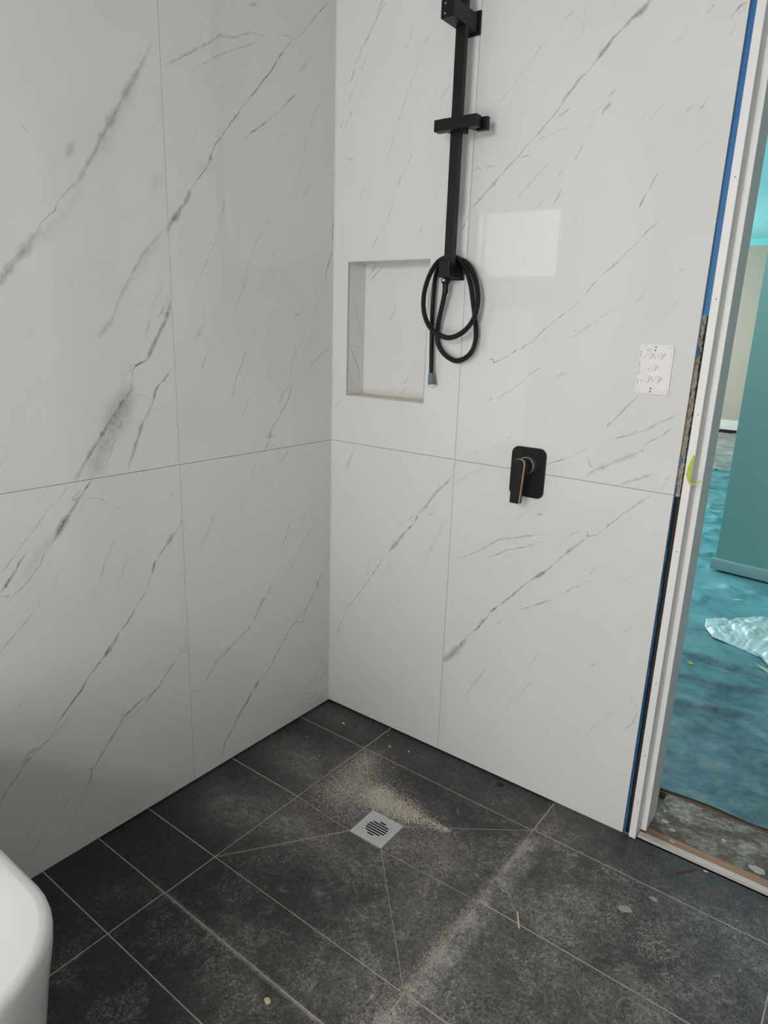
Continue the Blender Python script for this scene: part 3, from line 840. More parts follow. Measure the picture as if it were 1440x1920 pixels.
ragged('waterproof_membrane', (0.0, 0.985), 1.079, 1.0850, 0.013, M_blue, 4, 0.0007, 0.0012, 0.019)
ragged('broken_plaster', (0.955, 1.374), 1.079, 1.094, 0.014, M_plaster, 6, 0.0016, 0.0028, 0.006)
for k, z in enumerate((1.328, 1.300, 1.292, 1.04)):
    rnd = random.Random(k); bm = bmesh.new()
    vs = [bm.verts.new((1.086 + rnd.uniform(-.006, .007), 0.008 + rnd.uniform(-.003, .003), z + rnd.uniform(-.008, .008))) for _ in range(7)]
    bmesh.ops.convex_hull(bm, input=vs)
    from_bm('membrane_flake', bm, M_blue, wall_front)
# above and right of the doorway
boxes('wall_head', [(DOOR_X0 - 0.03, DOOR_X1 + 0.03, 0.0, 0.12, DOOR_Z + 0.02, CEIL)], M_room, wall_front)
boxes('wall_return', [(DOOR_X1 + 0.02, RIGHT, 0.0, 0.12, 0.0, CEIL)], M_room, wall_front)

# ---------------------------------------------------------------- door frame
door = bpy.data.objects.new('door_1', None); C.objects.link(door); door['kind'] = 'structure'; door.location = (DOOR_X0, 0, 0)
def jamb(x0, x1, xs, sgn):
    o = boxes('jamb', [(min(x0, x1), max(x0, x1), -0.006, 0.132, 0.002, DOOR_Z)], M_white, door, bev=0.0015)
    boxes('door_stop', [(min(x1, xs), max(x1, xs), 0.040, 0.132, 0.004, DOOR_Z - 0.015)], M_white, o, bev=0.0015)
    return o
jl = jamb(1.0985, 1.1165, 1.1315, 1)
LEAN = 0.0034
for o_ in [jl] + list(jl.children):      # the old frame leans a little out of plumb
    for v in o_.data.vertices: v.co.x += LEAN * max(0, v.co.z)
jr = jamb(1.963, 1.945, DOOR_X1, -1)
boxes('jamb', [(1.0985, 1.963, -0.006, 0.132, DOOR_Z, DOOR_Z + 0.02)], M_white, door, bev=0.0015)
# ---------------------------------------------------------------- rest of the bathroom shell
WX0, WX1, WZ0, WZ1 = 0.59, 1.50, 1.675, 2.165
boxes('wall_back', [(-0.1, WX0, BACK - 0.1, BACK, 0, CEIL), (WX1, RIGHT + 0.1, BACK - 0.1, BACK, 0, CEIL), (WX0, WX1, BACK - 0.1, BACK, 0, WZ0), (WX0, WX1, BACK - 0.1, BACK, WZ1, CEIL)], M_room, kind='structure')
win = bpy.data.objects.new('window_1', None); C.objects.link(win); win['kind'] = 'structure'; win.location = (WX0, BACK, WZ0)
boxes('pane', [(WX0 + 0.02, WX1 - 0.02, BACK - 0.06, BACK - 0.055, WZ0 + 0.02, WZ1 - 0.02)], M_glow, win)
boxes('window_frame', [(WX0, WX0 + 0.025, BACK - 0.07, BACK - 0.03, WZ0, WZ1), (WX1 - 0.025, WX1, BACK - 0.07, BACK - 0.03, WZ0, WZ1), (WX0 + 0.025, WX1 - 0.025, BACK - 0.07, BACK - 0.03, WZ0, WZ0 + 0.025), (WX0 + 0.025, WX1 - 0.025, BACK - 0.07, BACK - 0.03, WZ1 - 0.025, WZ1), (1.19, 1.21, BACK - 0.054, BACK - 0.03, WZ0, WZ1)], M_white, win)
boxes('wall_right', [(RIGHT, RIGHT + 0.1, BACK, 0.12, 0, CEIL)], M_room, kind='structure')
boxes('ceiling', [(-0.1, RIGHT + 0.1, BACK - 0.1, 0.13, CEIL, CEIL + 0.1)], M_ceiling, kind='structure')

# ---------------------------------------------------------------- floor
X1, X2, YA, YB, YC, YD, YE = 0.283, 0.882, 0.146, 0.455, 0.758, 0.910, 1.059
ZS = -0.004                      # rim of the shower tray floor
D = [(0.487, -0.350), (0.597, -0.348), (0.599, -0.458), (0.488, -0.457)]   # drain corners
ZD = -0.011
D = [(x - 0.004, y - 0.004) for x, y in D]
floor = boxes('floor', [(-0.02, RIGHT, BACK, 0.10, -0.06, -0.016), (X2 + 0.004, RIGHT, BACK, 0.011, -0.02, -0.0006), (-0.009, X2 + 0.004, BACK, -YD, -0.02, -0.0006), (1.1, RIGHT, 0.0, 0.011, -0.02, -0.0006)], M_grout_f, kind='structure')
def grout_bed():
    bm = bmesh.new()
    P = [(X1, -YA), (X2, -YA), (X2, -YC), (X1, -YC)]
    def q(pts): bm.faces.new([bm.verts.new(p) for p in pts])
    z = ZS - 0.0006
    for x0, x1, y0, y1 in ((-0.009, X1, -YD, 0.009), (X1, X2 + 0.004, -YA, 0.009), (X1, X2 + 0.004, -YD, -YC)):
        q([(x0, y0, z), (x1, y0, z), (x1, y1, z), (x0, y1, z)])
    for i in range(4):
        j = (i + 1) % 4
        q([(*P[i], z), (*P[j], z), (*D[j], ZD - 0.0006), (*D[i], ZD - 0.0006)])
    return from_bm('grout_bed', bm, M_grout_f, floor)
grout_bed()
def inset(poly, g):
    n = len(poly); ar = sum(poly[i][0] * poly[(i + 1) % n][1] - poly[(i + 1) % n][0] * poly[i][1] for i in range(n))
    if ar < 0: poly = poly[::-1]
    lines = []
    for i in range(n):
        a = Vector(poly[i]); b = Vector(poly[(i + 1) % n]); d = (b - a).normalized(); nn = Vector((-d.y, d.x)); lines.append((a + nn * g, d))
    out = []
    for i in range(n):
        p, d = lines[i - 1]; q, e = lines[i]; cr = d.x * e.y - d.y * e.x
        t = ((q.x - p.x) * e.y - (q.y - p.y) * e.x) / cr if abs(cr) > 1e-9 else 0
        out.append((p.x + d.x * t, p.y + d.y * t))
    return out
def plane_z(pts3):
    a, b, c = (Vector(p) for p in pts3); n = (b - a).cross(c - a)
    return lambda x, y: a.z - (n.x * (x - a.x) + n.y * (y - a.y)) / n.z
def floor_tile(poly, zf, g=0.0013, label=None):
    poly = inset(poly, g); n = len(poly); bm = bmesh.new(); bv = 0.0009
    top = inset(poly, bv)
    T = [bm.verts.new((x, y, zf(x, y))) for x, y in top]; S = [bm.verts.new((x, y, zf(x, y) - bv * 0.8)) for x, y in poly]
    B = [bm.verts.new((x, y, zf(x, y) - 0.008)) for x, y in poly]
    bm.faces.new(T)
    for i in range(n):
        k = (i + 1) % n
        bm.faces.new((S[i], S[k], T[k], T[i])); bm.faces.new((B[i], B[k], S[k], S[i]))
    return from_bm('floor_tile', bm, M_floor, floor)
def rect(x0, x1, y0, y1): return [(x0, y0), (x1, y0), (x1, y1), (x0, y1)]
zflat = lambda x, y: 0.0
zsh = lambda x, y: ZS
# shower area, level strips
for a, b in ((0.0, YA), (YA, YB), (YB, YC), (YC, YD - 0.001)): floor_tile(rect(-0.005, X1, -b, -a if a else 0.006), zsh)
floor_tile(rect(X1, X2 - 0.001, -YA, 0.006), zsh)
floor_tile(rect(X1, X2 - 0.001, -YD + 0.001, -YC), zsh)
# shower area, falls to the drain
P1, P2, P3, P4 = (X1, -YA), (X2 - 0.001, -YA), (X2 - 0.001, -YC), (X1, -YC)
c3 = lambda p, z: (p[0], p[1], z)
zl = plane_z([c3(P1, ZS), c3(P4, ZS), c3(D[0], ZD)]); zt = plane_z([c3(P1, ZS), c3(P2, ZS), c3(D[0], ZD)])
zr = plane_z([c3(P2, ZS), c3(P3, ZS), c3(D[1], ZD)]); zb = plane_z([c3(P3, ZS), c3(P4, ZS), c3(D[2], ZD)])
BL, BR = (X1, -YB), (X2 - 0.001, -YB)
floor_tile([P1, BL, D[3], D[0]], zl, 0.0006); floor_tile([BL, P4, D[3]], zl, 0.0006)
floor_tile([P1, D[0], D[1], P2], zt, 0.0006)
floor_tile([P2, D[1], D[2], BR], zr, 0.0006); floor_tile([D[2], P3, BR], zr, 0.0006)
floor_tile([P4, P3, D[2], D[3]], zb, 0.0006)
# outside the shower
ys = [-0.006, YA, YB, YC, 1.066, 1.37, 1.675, 1.98, 2.285, 2.59, 3.0]
xs = [X2 + 0.001, 1.482, 2.085, RIGHT]
for i in range(len(xs) - 1):
    for a, b in zip(ys, ys[1:]): floor_tile(rect(xs[i], xs[i + 1], -b, -a), zflat)
ys2 = [YD + 0.001, YE, 1.366, 1.67, 1.975, 2.28, 2.585, 3.0]
for x0, x1 in ((-0.005, X1), (X1, X2 - 0.0005)):
    for a, b in zip(ys2, ys2[1:]): floor_tile(rect(x0, x1, -b, -a), zflat)
# dark strips stand in for the shaded open joint at the foot of the walls
boxes('joint_shade_front', [(0.0, 1.08, 0.004, 0.0094, -0.012, 0.0008)], M_dark, kind='structure')
boxes('joint_shade_left', [(-0.0094, -0.004, BACK, 0.0, -0.012, 0.0008)], M_dark, kind='structure')

# ---------------------------------------------------------------- floor waste
def drain():
    cx = sum(p[0] for p in D) / 4; cy = sum(p[1] for p in D) / 4
    t = thing('floor_drain', 'square satin steel floor drain with slotted round grate set in the shower floor', 'drain', (cx, cy, ZD))
    ax = (Vector((*D[1], 0)) - Vector((*D[0], 0))).normalized(); ay = Vector((-ax.y, ax.x, 0))
    h = 0.053; zt_ = ZD + 0.0012
    def L2W(u, v): return (cx + ax.x * u + ay.x * v, cy + ax.y * u + ay.y * v)
    # slots across the plate (running along local u), capsule outlines
    slots = []; rr = 0.0335
    for k in range(7):
        v = (k - 3) * 0.0088
        hl = [0.011, 0.0245, 0.0305, 0.032, 0.0305, 0.0255, 0.011][k]; off = [-.006, -.004, -.001, 0, .001, .004, .006][k]
        slots.append((off * 0.4, v, hl * 1.06, 0.0034))
    def caps(o, v, hl, r, n=5):
        out = []
        for i in range(n + 1):
            a = math.radians(-90 + 180 * i / n); out.append((o + hl - r + r * math.cos(a), v + r * math.sin(a)))
        for i in range(n + 1):
            a = math.radians(90 + 180 * i / n); out.append((o - hl + r + r * math.cos(a), v + r * math.sin(a)))
        return out
    def plate(outer, inner, z, name, mat, par):
        vs, es = [], []
        loops = [outer] + inner
        for lp in loops:
            k = len(vs); vs.extend(Vector(p) for p in lp); es.extend((k + i, k + (i + 1) % len(lp)) for i in range(len(lp)))
        vo, eo, fo, *_ = delaunay_2d_cdt(vs, es, [], 0, 1e-6, False)
        def inside(c, lp):
            r = False; n = len(lp)
            for i in range(n):
                a, b = lp[i], lp[(i + 1) % n]
                if (a[1] > c.y) != (b[1] > c.y) and c.x < (b[0] - a[0]) * (c.y - a[1]) / (b[1] - a[1]) + a[0]: r = not r
            return r
        bm = bmesh.new(); T = [bm.verts.new((*L2W(p.x, p.y), z)) for p in vo]
        for f in fo:
            c = (vo[f[0]] + vo[f[1]] + vo[f[2]]) / 3
            if inside(c, outer) and not any(inside(c, lp) for lp in inner):
                bm.faces.new([T[i] for i in f])
        for lp in loops:
            a = [bm.verts.new((*L2W(*p), z)) for p in lp]; b = [bm.verts.new((*L2W(*p), z - 0.003)) for p in lp]
            for i in range(len(lp)): k = (i + 1) % len(lp); bm.faces.new((a[i], a[k], b[k], b[i]))
        return from_bm(name, bm, mat, par)
    circ = lambda r, n=40: [(r * math.cos(2 * math.pi * i / n), r * math.sin(2 * math.pi * i / n)) for i in range(n)]
    plate([(-h, -h), (h, -h), (h, h), (-h, h)], [circ(0.0412)], zt_, 'rim_plate', M_steel, t)
    plate(circ(0.0405), [caps(*s) for s in slots], zt_ + 0.0002, 'grate', M_steel, t)
    bm = bmesh.new(); cyl(bm, (cx, cy, ZD - 0.03), (cx, cy, ZD - 0.0045), 0.045, n=32)
    from_bm('waste_pipe', bm, M_void, t)  # solid cap painted black to give the slots the pipe's darkness
drain()

# sawdust and grit swept towards the drain
def sawdust():
    rnd = random.Random(7); V, Fc = [], []
    dr = [Vector(p) for p in D]
    def zf(x, y):
        p = Vector((x, y)); c = sum(dr, Vector((0, 0))) / 4
        if X1 < x < X2 and -YC < y < -YA: return max(zl(x, y), zt(x, y), zr(x, y), zb(x, y)) if False else min(ZS, max(ZD, max(zl(x, y), zt(x, y), zr(x, y), zb(x, y))))
        return ZS if (x < X2 and y > -YD) else 0.0
    def bez(t): # crest of the drift
        pts = [(.435, -.292), (.47, -.300), (.505, -.304), (.54, -.306), (.58, -.304), (.63, -.296), (.70, -.290)]
        k = t * (len(pts) - 1); i = min(len(pts) - 2, int(k)); f = k - i
        return (pts[i][0] * (1 - f) + pts[i + 1][0] * f, pts[i][1] * (1 - f) + pts[i + 1][1] * f)
    def grain(x, y, s, zb_=0.0):
        if D[3][0] - .001 < x < D[1][0] + .002 and D[3][1] - .001 < y < D[0][1] - 0.0: return
        z = zf(x, y) + zb_; k = len(V); a = rnd.random() * 6.28
        for i in range(3):
            r = s * rnd.uniform(.5, 1.1); V.append((x + r * math.cos(a + i * 2.1), y + r * math.sin(a + i * 2.1), z + rnd.uniform(0, s * .5)))
        V.append((x + rnd.uniform(-s, s) * .3, y + rnd.uniform(-s, s) * .3, z + s * rnd.uniform(.5, 1.1)))
        Fc.extend([(k, k + 1, k + 3), (k + 1, k + 2, k + 3), (k + 2, k, k + 3)])
    for _ in range(11000):
        t = rnd.random() ** 1.15 * (1 if rnd.random() < .45 else .72); x, y = bez(t); w = 0.024 if t < .55 else 0.024 - (t - .55) * .042
        gx = rnd.gauss(0, w * .75); gy = rnd.gauss(0, w)
        grain(x + gx, y + gy - 0.002, rnd.uniform(.0007, .0017), rnd.random() * 0.0045 * math.exp(-(gx * gx + gy * gy) / (w * w)))
    for _ in range(6500):   # left facet of the falls
        x, y = rnd.gauss(.375, .055), rnd.gauss(-.33, .075)
        if x < X1 + .01: continue
        grain(x, y, rnd.uniform(.0005, .0014))
    for _ in range(2600): grain(rnd.gauss(.325, .024), rnd.gauss(-.20, .035), rnd.uniform(.0004, .001))
    for _ in range(1800): grain(rnd.gauss(.62, .07), rnd.gauss(-.35, .04), rnd.uniform(.0004, .0010))
    for _ in range(900): grain(rnd.gauss(.70, .05), rnd.gauss(-.40, .04), rnd.uniform(.0004, .0010))
    for _ in range(1500): grain(rnd.uniform(.02, .87), rnd.uniform(-.6, -.01), rnd.uniform(.0003, .0009))
    for _ in range(1300): grain(X2 + rnd.uniform(-.006, .012) + rnd.expovariate(60), rnd.uniform(-1.0, -.14), rnd.uniform(.0003, .0009))
    for _ in range(900): grain(rnd.uniform(.9, 1.6), rnd.uniform(-.9, -.01), rnd.uniform(.0003, .0008))
    for _ in range(900):   # along the lower left cut and the dusty joint crossing
        k = rnd.random(); grain(X1 + (D[3][0] - X1) * k + rnd.gauss(0, .004), -YC + (D[3][1] + YC) * k + rnd.gauss(0, .005), rnd.uniform(.0003, .0009))
    for _ in range(1100): grain(X2 + rnd.gauss(-.010, .010), rnd.gauss(-.62, .05), rnd.uniform(.0004, .0012))
    for _ in range(1400): grain(X2 + rnd.gauss(0, .022), rnd.gauss(-.80, .05), rnd.uniform(.0004, .0011))
    for _ in range(900): grain(rnd.uniform(.25, .9), -YD + rnd.gauss(0, .006), rnd.uniform(.0004, .0012))
    me = bpy.data.meshes.new('sawdust'); me.from_pydata(V, [], Fc)
    return new_obj('sawdust', me, M_dust, kind='stuff', label='beige sawdust and grit drifted beside the floor drain', cat='sawdust')
sawdust()

# sweeping arcs of lifted dust and fine shavings lying on the tiles
def scuffs():
    rnd = random.Random(31); V, F_ = [], []
    dr = [Vector(p) for p in D]
    def zf(x, y):
        if X1 < x < X2 and -YC < y < -YA: return min(ZS, max(ZD, max(zl(x, y), zt(x, y), zr(x, y), zb(x, y))))
        return ZS if (x < X2 and y > -YD) else 0.0
    def arc(cx, cy, r, a0, da, w):
        n = max(4, int(abs(da) * r / 0.003)); k = len(V)
        for i in range(n + 1):
            a = a0 + da * i / n; ww = w * (0.25 + 0.75 * math.sin(math.pi * (i + .3) / (n + .6))); rr = r * (1 + 0.010 * math.sin(i * 0.9 + cx * 99))
            for q in (-ww, ww):
                x = cx + (rr + q) * math.cos(a); y = cy + (rr + q) * math.sin(a); V.append((x, y, zf(x, y) + 0.0003))
        for i in range(n): F_.append((k + 2 * i, k + 2 * i + 1, k + 2 * i + 3, k + 2 * i + 2))
    def ok(x, y): return y < -0.02 and not (.44 < x < .65 and -.5 < y < -.3)
    zones = [(.72, -.36, .05, 26), (.68, -.42, .06, 30), (.60, -.60, .12, 40), (.75, -.55, .08, 34), (.45, -.62, .06, 16), (.95, -.45, .08, 34), (1.08, -.38, .08, 36),
             (1.22, -.36, .09, 34), (1.18, -.52, .07, 40), (1.30, -.48, .07, 40), (1.02, -.66, .10, 44), (1.20, -.75, .12, 40), (.70, -.80, .12, 30), (.62, -1.0, .12, 30), (.95, -.90, .12, 30), (1.42, -.15, .08, 18), (1.45, -.45, .12, 30)]
    for zx, zy, s, m in zones:
        for _ in range(m):
            x, y = rnd.gauss(zx, s), rnd.gauss(zy, s)
            if not ok(x, y): continue
            r = rnd.uniform(.006, .035); a0 = rnd.random() * 6.28; da = rnd.uniform(.5, 1.6)
            for j in range(rnd.choice((1, 1, 2, 3))): arc(x, y, r + j * .0032, a0 + rnd.uniform(-.1, .1), da * rnd.uniform(.6, 1), rnd.uniform(.00025, .0007))
    for _ in range(60): arc(rnd.gauss(.70, .012), rnd.gauss(-.318, .010), rnd.uniform(.004, .018), rnd.random() * 6.28, rnd.uniform(1, 3), .0004)
    me = bpy.data.meshes.new('dust_scuffs'); me.from_pydata(V, [], F_)
    V, F_ = [], []
    for cx, cy, sx_, sy_, m in ((1.265, -.328, .022, .013, 90), (1.160, -.325, .026, .009, 60), (1.310, -.322, .008, .012, 24), (1.175, -.300, .008, .014, 18)):
        for _ in range(m): arc(rnd.gauss(cx, sx_), rnd.gauss(cy, sy_), rnd.uniform(.008, .030), rnd.gauss(2.2, .9), rnd.uniform(.3, .8), rnd.uniform(.0004, .0009))
    m2 = bpy.data.meshes.new('plaster_shavings'); m2.from_pydata(V, [], F_)
    new_obj('plaster_shavings', m2, M_splash, kind='stuff', label='scraped pale plaster shavings in the middle of the tile right of the dusty joint', cat='shavings')
    return new_obj('dust_scuffs', me, M_scuff, kind='stuff', label='pale curved dust scuffs and fine shavings across the dark floor tiles', cat='dust')
scuffs()

# small litter on the floor
rough_chip('wood_chip', (0.141, -0.083, ZS), (0.012, 0.008, 0.005), M_chipb, 'beige wood chip on the tile nearest the corner', 'chip', 1)
rough_chip('plaster_chip', (0.409, -0.070, ZS), (0.007, 0.005, 0.003), M_chipw, 'tiny bright white chip on dark tile close to wall', 'chip', 2)
rough_chip('plaster_lump', (0.677, -0.948, 0), (0.016, 0.012, 0.008), M_chipb, 'pale plaster lump near the dusty joint in the foreground', 'chip', 3)
rough_chip('rubber_plug', (0.717, -0.026, ZS), (0.024, 0.017, 0.004), M_plug, 'small flat black blob at the foot of the wall', 'plug', 4)
rough_chip('plaster_splat', (1.172, -0.255, 0), (0.034, 0.020, 0.0010), M_splash, 'pale dried plaster splat on the dark tile in front of the doorway', 'splat', 5, rz=0.3)
rough_chip('plaster_splat', (1.216, -0.180, 0), (0.020, 0.014, 0.0008), M_splash, 'small dusty plaster spot nearer the doorway than the big splat', 'splat', 6)
rough_chip('paint_flake', (1.296, -0.004, 0), (0.010, 0.005, 0.003), M_chipw, 'white paint flake against the threshold strip', 'chip', 8)
rough_chip('leaf_crumb', (0.345, -0.088, ZS), (0.010, 0.005, 0.003), M_chipb, 'small tan flake on the joint by the wall', 'chip', 9)
for i, (x, y, w) in enumerate(((0.30, -0.04, 'between the wood chip and the bright white chip'), (0.42, -0.17, 'on the sloped tile just behind the sawdust drift'), (0.10, -0.22, 'on the hazy tile nearest the left wall'), (0.20, -0.27, 'left of the sawdust, close to the tile joint'))):
    rough_chip('grit', (x, y, ZS), (0.004, 0.003, 0.002), M_chipw, 'tiny grit speck ' + w, 'grit', 20 + i, group='grit specks')
def stick(name, p0, p1, w, mat, label, cat):
    bm = bmesh.new(); p0, p1 = Vector(p0), Vector(p1); d = (p1 - p0); s = d.cross(Vector((0, 0, 1))).normalized() * w; up = Vector((0, 0, w * 0.8))
    a = [p0 - s, p0 + s, p0 + s + up, p0 - s + up]; b = [p1 - s, p1 + s, p1 + s * 0.6 + up, p1 - s + up]
    A = [bm.verts.new(v) for v in a]; B = [bm.verts.new(v) for v in b]
    bm.faces.new(A[::-1]); bm.faces.new(B)
    for i in range(4): bm.faces.new((A[i], A[(i + 1) % 4], B[(i + 1) % 4], B[i]))
    return from_bm(name, bm, mat, label=label, cat=cat)
stick('wood_splinter', (0.998, -0.466, 0.0), (0.975, -0.428, 0.002), 0.0022, M_chipb, 'pale wood splinter on the tile right of the dusty joint', 'splinter')
stick('wood_sliver', (1.238, -0.058, 0.0), (1.275, -0.012, 0.0), 0.0028, M_red, 'dark reddish sliver lying in front of the threshold', 'splinter')

# ---------------------------------------------------------------- shower rail, hose
t = thing('shower_rail', 'matt black square shower rail with wall brackets on the marble wall', 'shower rail', (0.452, 0.0, 1.457))
boxes('rail', [(0.4405, 0.4685, -0.062, -0.047, 1.49, 2.42)], M_black, t, bev=0.0012)
b1 = boxes('lower_bracket', [(0.434, 0.4665, -0.0755, -0.006, 1.457, 1.4985)], M_black, t, bev=0.0014)
boxes('wall_plate', [(0.426, 0.4705, -0.0065, 0.0, 1.454, 1.506)], M_black, b1, bev=0.001)
b2 = boxes('upper_bracket', [(0.434, 0.470, -0.121, -0.006, 2.038, 2.077)], M_black, t, bev=0.0014)
boxes('wall_plate', [(0.428, 0.476, -0.0065, 0.0, 2.033, 2.086)], M_black, b2, bev=0.001)
bm = bmesh.new()
for z in (2.047, 2.068): cyl(bm, (0.4465, -0.1222, z), (0.4465, -0.1205, z), 0.0022, n=12)
from_bm('screw', bm, M_chrome, b2)
s = thing('hand_shower_holder', 'black sliding hand shower holder clamped across the rail', 'holder', (0.455, -0.06, 1.80))
boxes('cross_bar', [(0.409, 0.531, -0.0915, -0.066, 1.8045, 1.8315)], M_black, s, bev=0.0012)
for q in ((0.433, 0.4402, -0.066, -0.0435, 1.8055, 1.8305), (0.4688, 0.476, -0.066, -0.0435, 1.8055, 1.8305), (0.4402, 0.4688, -0.0465, -0.0435, 1.8055, 1.8305)): boxes('clamp_plate', [q], M_black, s, bev=0.0008)
fk = boxes('fork', [(0.497, 0.512, -0.068, -0.040, 1.807, 1.829)], M_black, s, bev=0.001)
boxes('fork_plate', [(0.5125, 0.543, -0.058, -0.045, 1.8015, 1.8315)], M_black, fk, bev=0.001)
bm = bmesh.new(); cyl(bm, (0.421, -0.066, 1.8335), (0.421, -0.054, 1.8335), 0.0065, n=20); cyl(bm, (0.421, -0.066, 1.825), (0.421, -0.0561, 1.825), 0.005, n=20)
from_bm('release_button', bm, M_black, s, smooth=False)
bm = bmesh.new(); cyl(bm, (0.490, -0.0700, 1.796), (0.490, -0.0700, 1.8045), 0.007, n=16)
from_bm('lock_screw', bm, M_black, s)

def catmull(pts, step):
    P = [Vector(p) for p in pts]; P = [P[0] * 2 - P[1]] + P + [P[-1] * 2 - P[-2]]; out = []
    for i in range(1, len(P) - 2):
        a, b, c, d = P[i - 1:i + 3]; n = max(2, int((c - b).length / 0.002))
        for k in range(n):
            u = k / n; out.append(0.5 * ((2 * b) + (c - a) * u + (2 * a - 5 * b + 4 * c - d) * u * u + (3 * b - a - 3 * c + d) * u ** 3))
    out.append(P[-2]); res = [out[0]]; acc = 0
    for a, b in zip(out, out[1:]):
        L = (b - a).length
        while acc + L >= step:
            f = (step - acc) / L; a = a.lerp(b, f); res.append(a.copy()); L = (b - a).length; acc = 0
        acc += L
    return res
def sweep(bm, path, rf, n=12):
    up = None; prev = None
    for i, p in enumerate(path):
        d = (path[min(i + 1, len(path) - 1)] - path[max(i - 1, 0)]).normalized()
        up = d.orthogonal() if up is None else (up - d * up.dot(d)); up.normalize(); s = d.cross(up); r = rf(i)
        ring = [bm.verts.new(p + (up * math.cos(2 * math.pi * k / n) + s * math.sin(2 * math.pi * k / n)) * r) for k in range(n)]
        if prev:
            for k in range(n): bm.faces.new((prev[k], prev[(k + 1) % n], ring[(k + 1) % n], ring[k]))
        else: bm.faces.new(ring[::-1])
        prev = ring
    bm.faces.new(prev)
h = thing('shower_hose', 'ribbed black shower hose looped twice and hung over the lower rail bracket', 'hose', HOSE[0])
path = catmull(HOSE[2:], 0.0008); bm = bmesh.new()
RR = (0.0060, 0.0071, 0.0072, 0.0061)
sweep(bm, path, lambda i: RR[i % 4], 12)
from_bm('ribbed_tube', bm, M_hose, h, smooth=False)
c0 = Vector((0.4375, -0.042, 1.4575)); bm = bmesh.new()
lathe(bm, c0, (0, 0, -1), [(0, 0.010), (0.002, 0.0125), (0.011, 0.0125), (0.013, 0.0105)])
from_bm('elbow', bm, M_black, h, smooth=False)
bm = bmesh.new(); lathe(bm, (0.4375, -0.0545, 1.4515), (0, -1, 0), [(0, 0.0042), (0.001, 0.0040), (0.0015, 0.003)], 16)
from_bm('grub_screw', bm, M_chrome, h)
bm = bmesh.new(); lathe(bm, (0.4375, -0.042, 1.4450), (-0.0, 0.0, -1), [(0, 0.0098), (0.004, 0.0082), (0.026, 0.0076), (0.027, 0.0070)])
from_bm('sleeve', bm, M_black, h, smooth=False)
e = Vector(HOSE[-1]); bm = bmesh.new(); lathe(bm, e + Vector((0, 0, 0.002)), (0.004, 0, -0.034), [(0, 0.0078), (0.001, 0.0085), (0.012, 0.0095), (0.024, 0.0112), (0.033, 0.0114)], 12)
nut = from_bm('end_nut', bm, M_cap, h, smooth=False, label='blue-grey hose end nut with protective cap')
bm = bmesh.new(); lathe(bm, e + Vector((0.004, 0, -0.031)), (0.004, 0, -0.034), [(0, 0.0118), (0.003, 0.0124), (0.0035, 0.009)], 16)
from_bm('cap_lip', bm, M_plastic, h, smooth=False, label='white cap lip')

# ---------------------------------------------------------------- mixer
t = thing('shower_mixer', 'black wall mixer with copper-edged lever on a rounded black plate', 'mixer tap', (0.706, 0.0, 0.96))
def dome_plate():
    bm = bmesh.new(); pts = rrect(0.6565, 0.7555, 0.891, 1.024, 0.017, 6); ctrz = 1.024
    # the top edge bows gently upward
    P = [(x, z + (0.004 * (1 - ((x - 0.706) / 0.05) ** 2) if z > 0.96 else 0)) for x, z in pts]
    P2 = [(0.706 + (x - 0.706) * 0.985, 0.958 + (z - 0.958) * 0.985) for x, z in P]
    a = [bm.verts.new((x, 0.0, z)) for x, z in P]; b = [bm.verts.new((x, -0.006, z)) for x, z in P]; c = [bm.verts.new((x, -0.0075, z)) for x, z in P2]
    n = len(P)
    for r, q in ((a, b), (b, c)):
        for i in range(n): bm.faces.new((r[i], r[(i + 1) % n], q[(i + 1) % n], q[i]))
    bm.faces.new(c)
    from_bm('back_plate', bm, M_black, t)
dome_plate()
bm = bmesh.new(); lathe(bm, (0.706, -0.007, 0.979), (0, -1, 0), [(0, 0.0235), (0.012, 0.0235), (0.0125, 0.0232)], 36)
from_bm('collar', bm, M_chrome, t, label='grey metal collar')
bm = bmesh.new(); lathe(bm, (0.706, -0.0195, 0.979), (0, -1, 0), [(0, 0.0215), (0.030, 0.0205), (0.034, 0.0195)], 36)
from_bm('cartridge_body', bm, M_black, t)
def lever():
    out = [(0.6915, 0.884), (0.7195, 0.884), (0.7235, 0.9955)]
    out += [(0.7205 - 0.004 * k, 0.9995 + 0.0018 * math.sin(k)) for k in (0, 1, 2, 3, 4)] + [(0.6985, 0.999), (0.6900, 0.994)]
    out = [(0.692, 0.884), (0.720, 0.884), (0.7245, 0.985), (0.7235, 0.9965), (0.718, 1.002), (0.708, 1.004), (0.698, 1.002), (0.6925, 0.9965), (0.6915, 0.985)]
    def slab(name, poly, y0, y1, mat, par, dx=0.0, label=None):
        bm = bmesh.new(); prism(bm, poly, y0, y1, 'y')
        for v in bm.verts:
            k = (1.004 - v.co.z) / 0.12; v.co.y -= 0.006 * k; v.co.x += dx
        return from_bm(name, bm, mat, par, label=label)
    cx, cz = 0.7065, 0.944
    def sc(kx, kz): return [(cx + (x - cx) * kx, cz + (z - cz) * kz) for x, z in out]
    body = slab('lever', sc(0.97, 0.99), -0.0607, -0.050, M_black, t, label='black lever')
    slab('lever_edge', out, -0.0635, -0.0608, M_copper, body, label='copper edge band')
    slab('lever_face', sc(0.90, 0.978), -0.0655, -0.0637, M_black, body, -0.0010, 'black lever face')
lever()

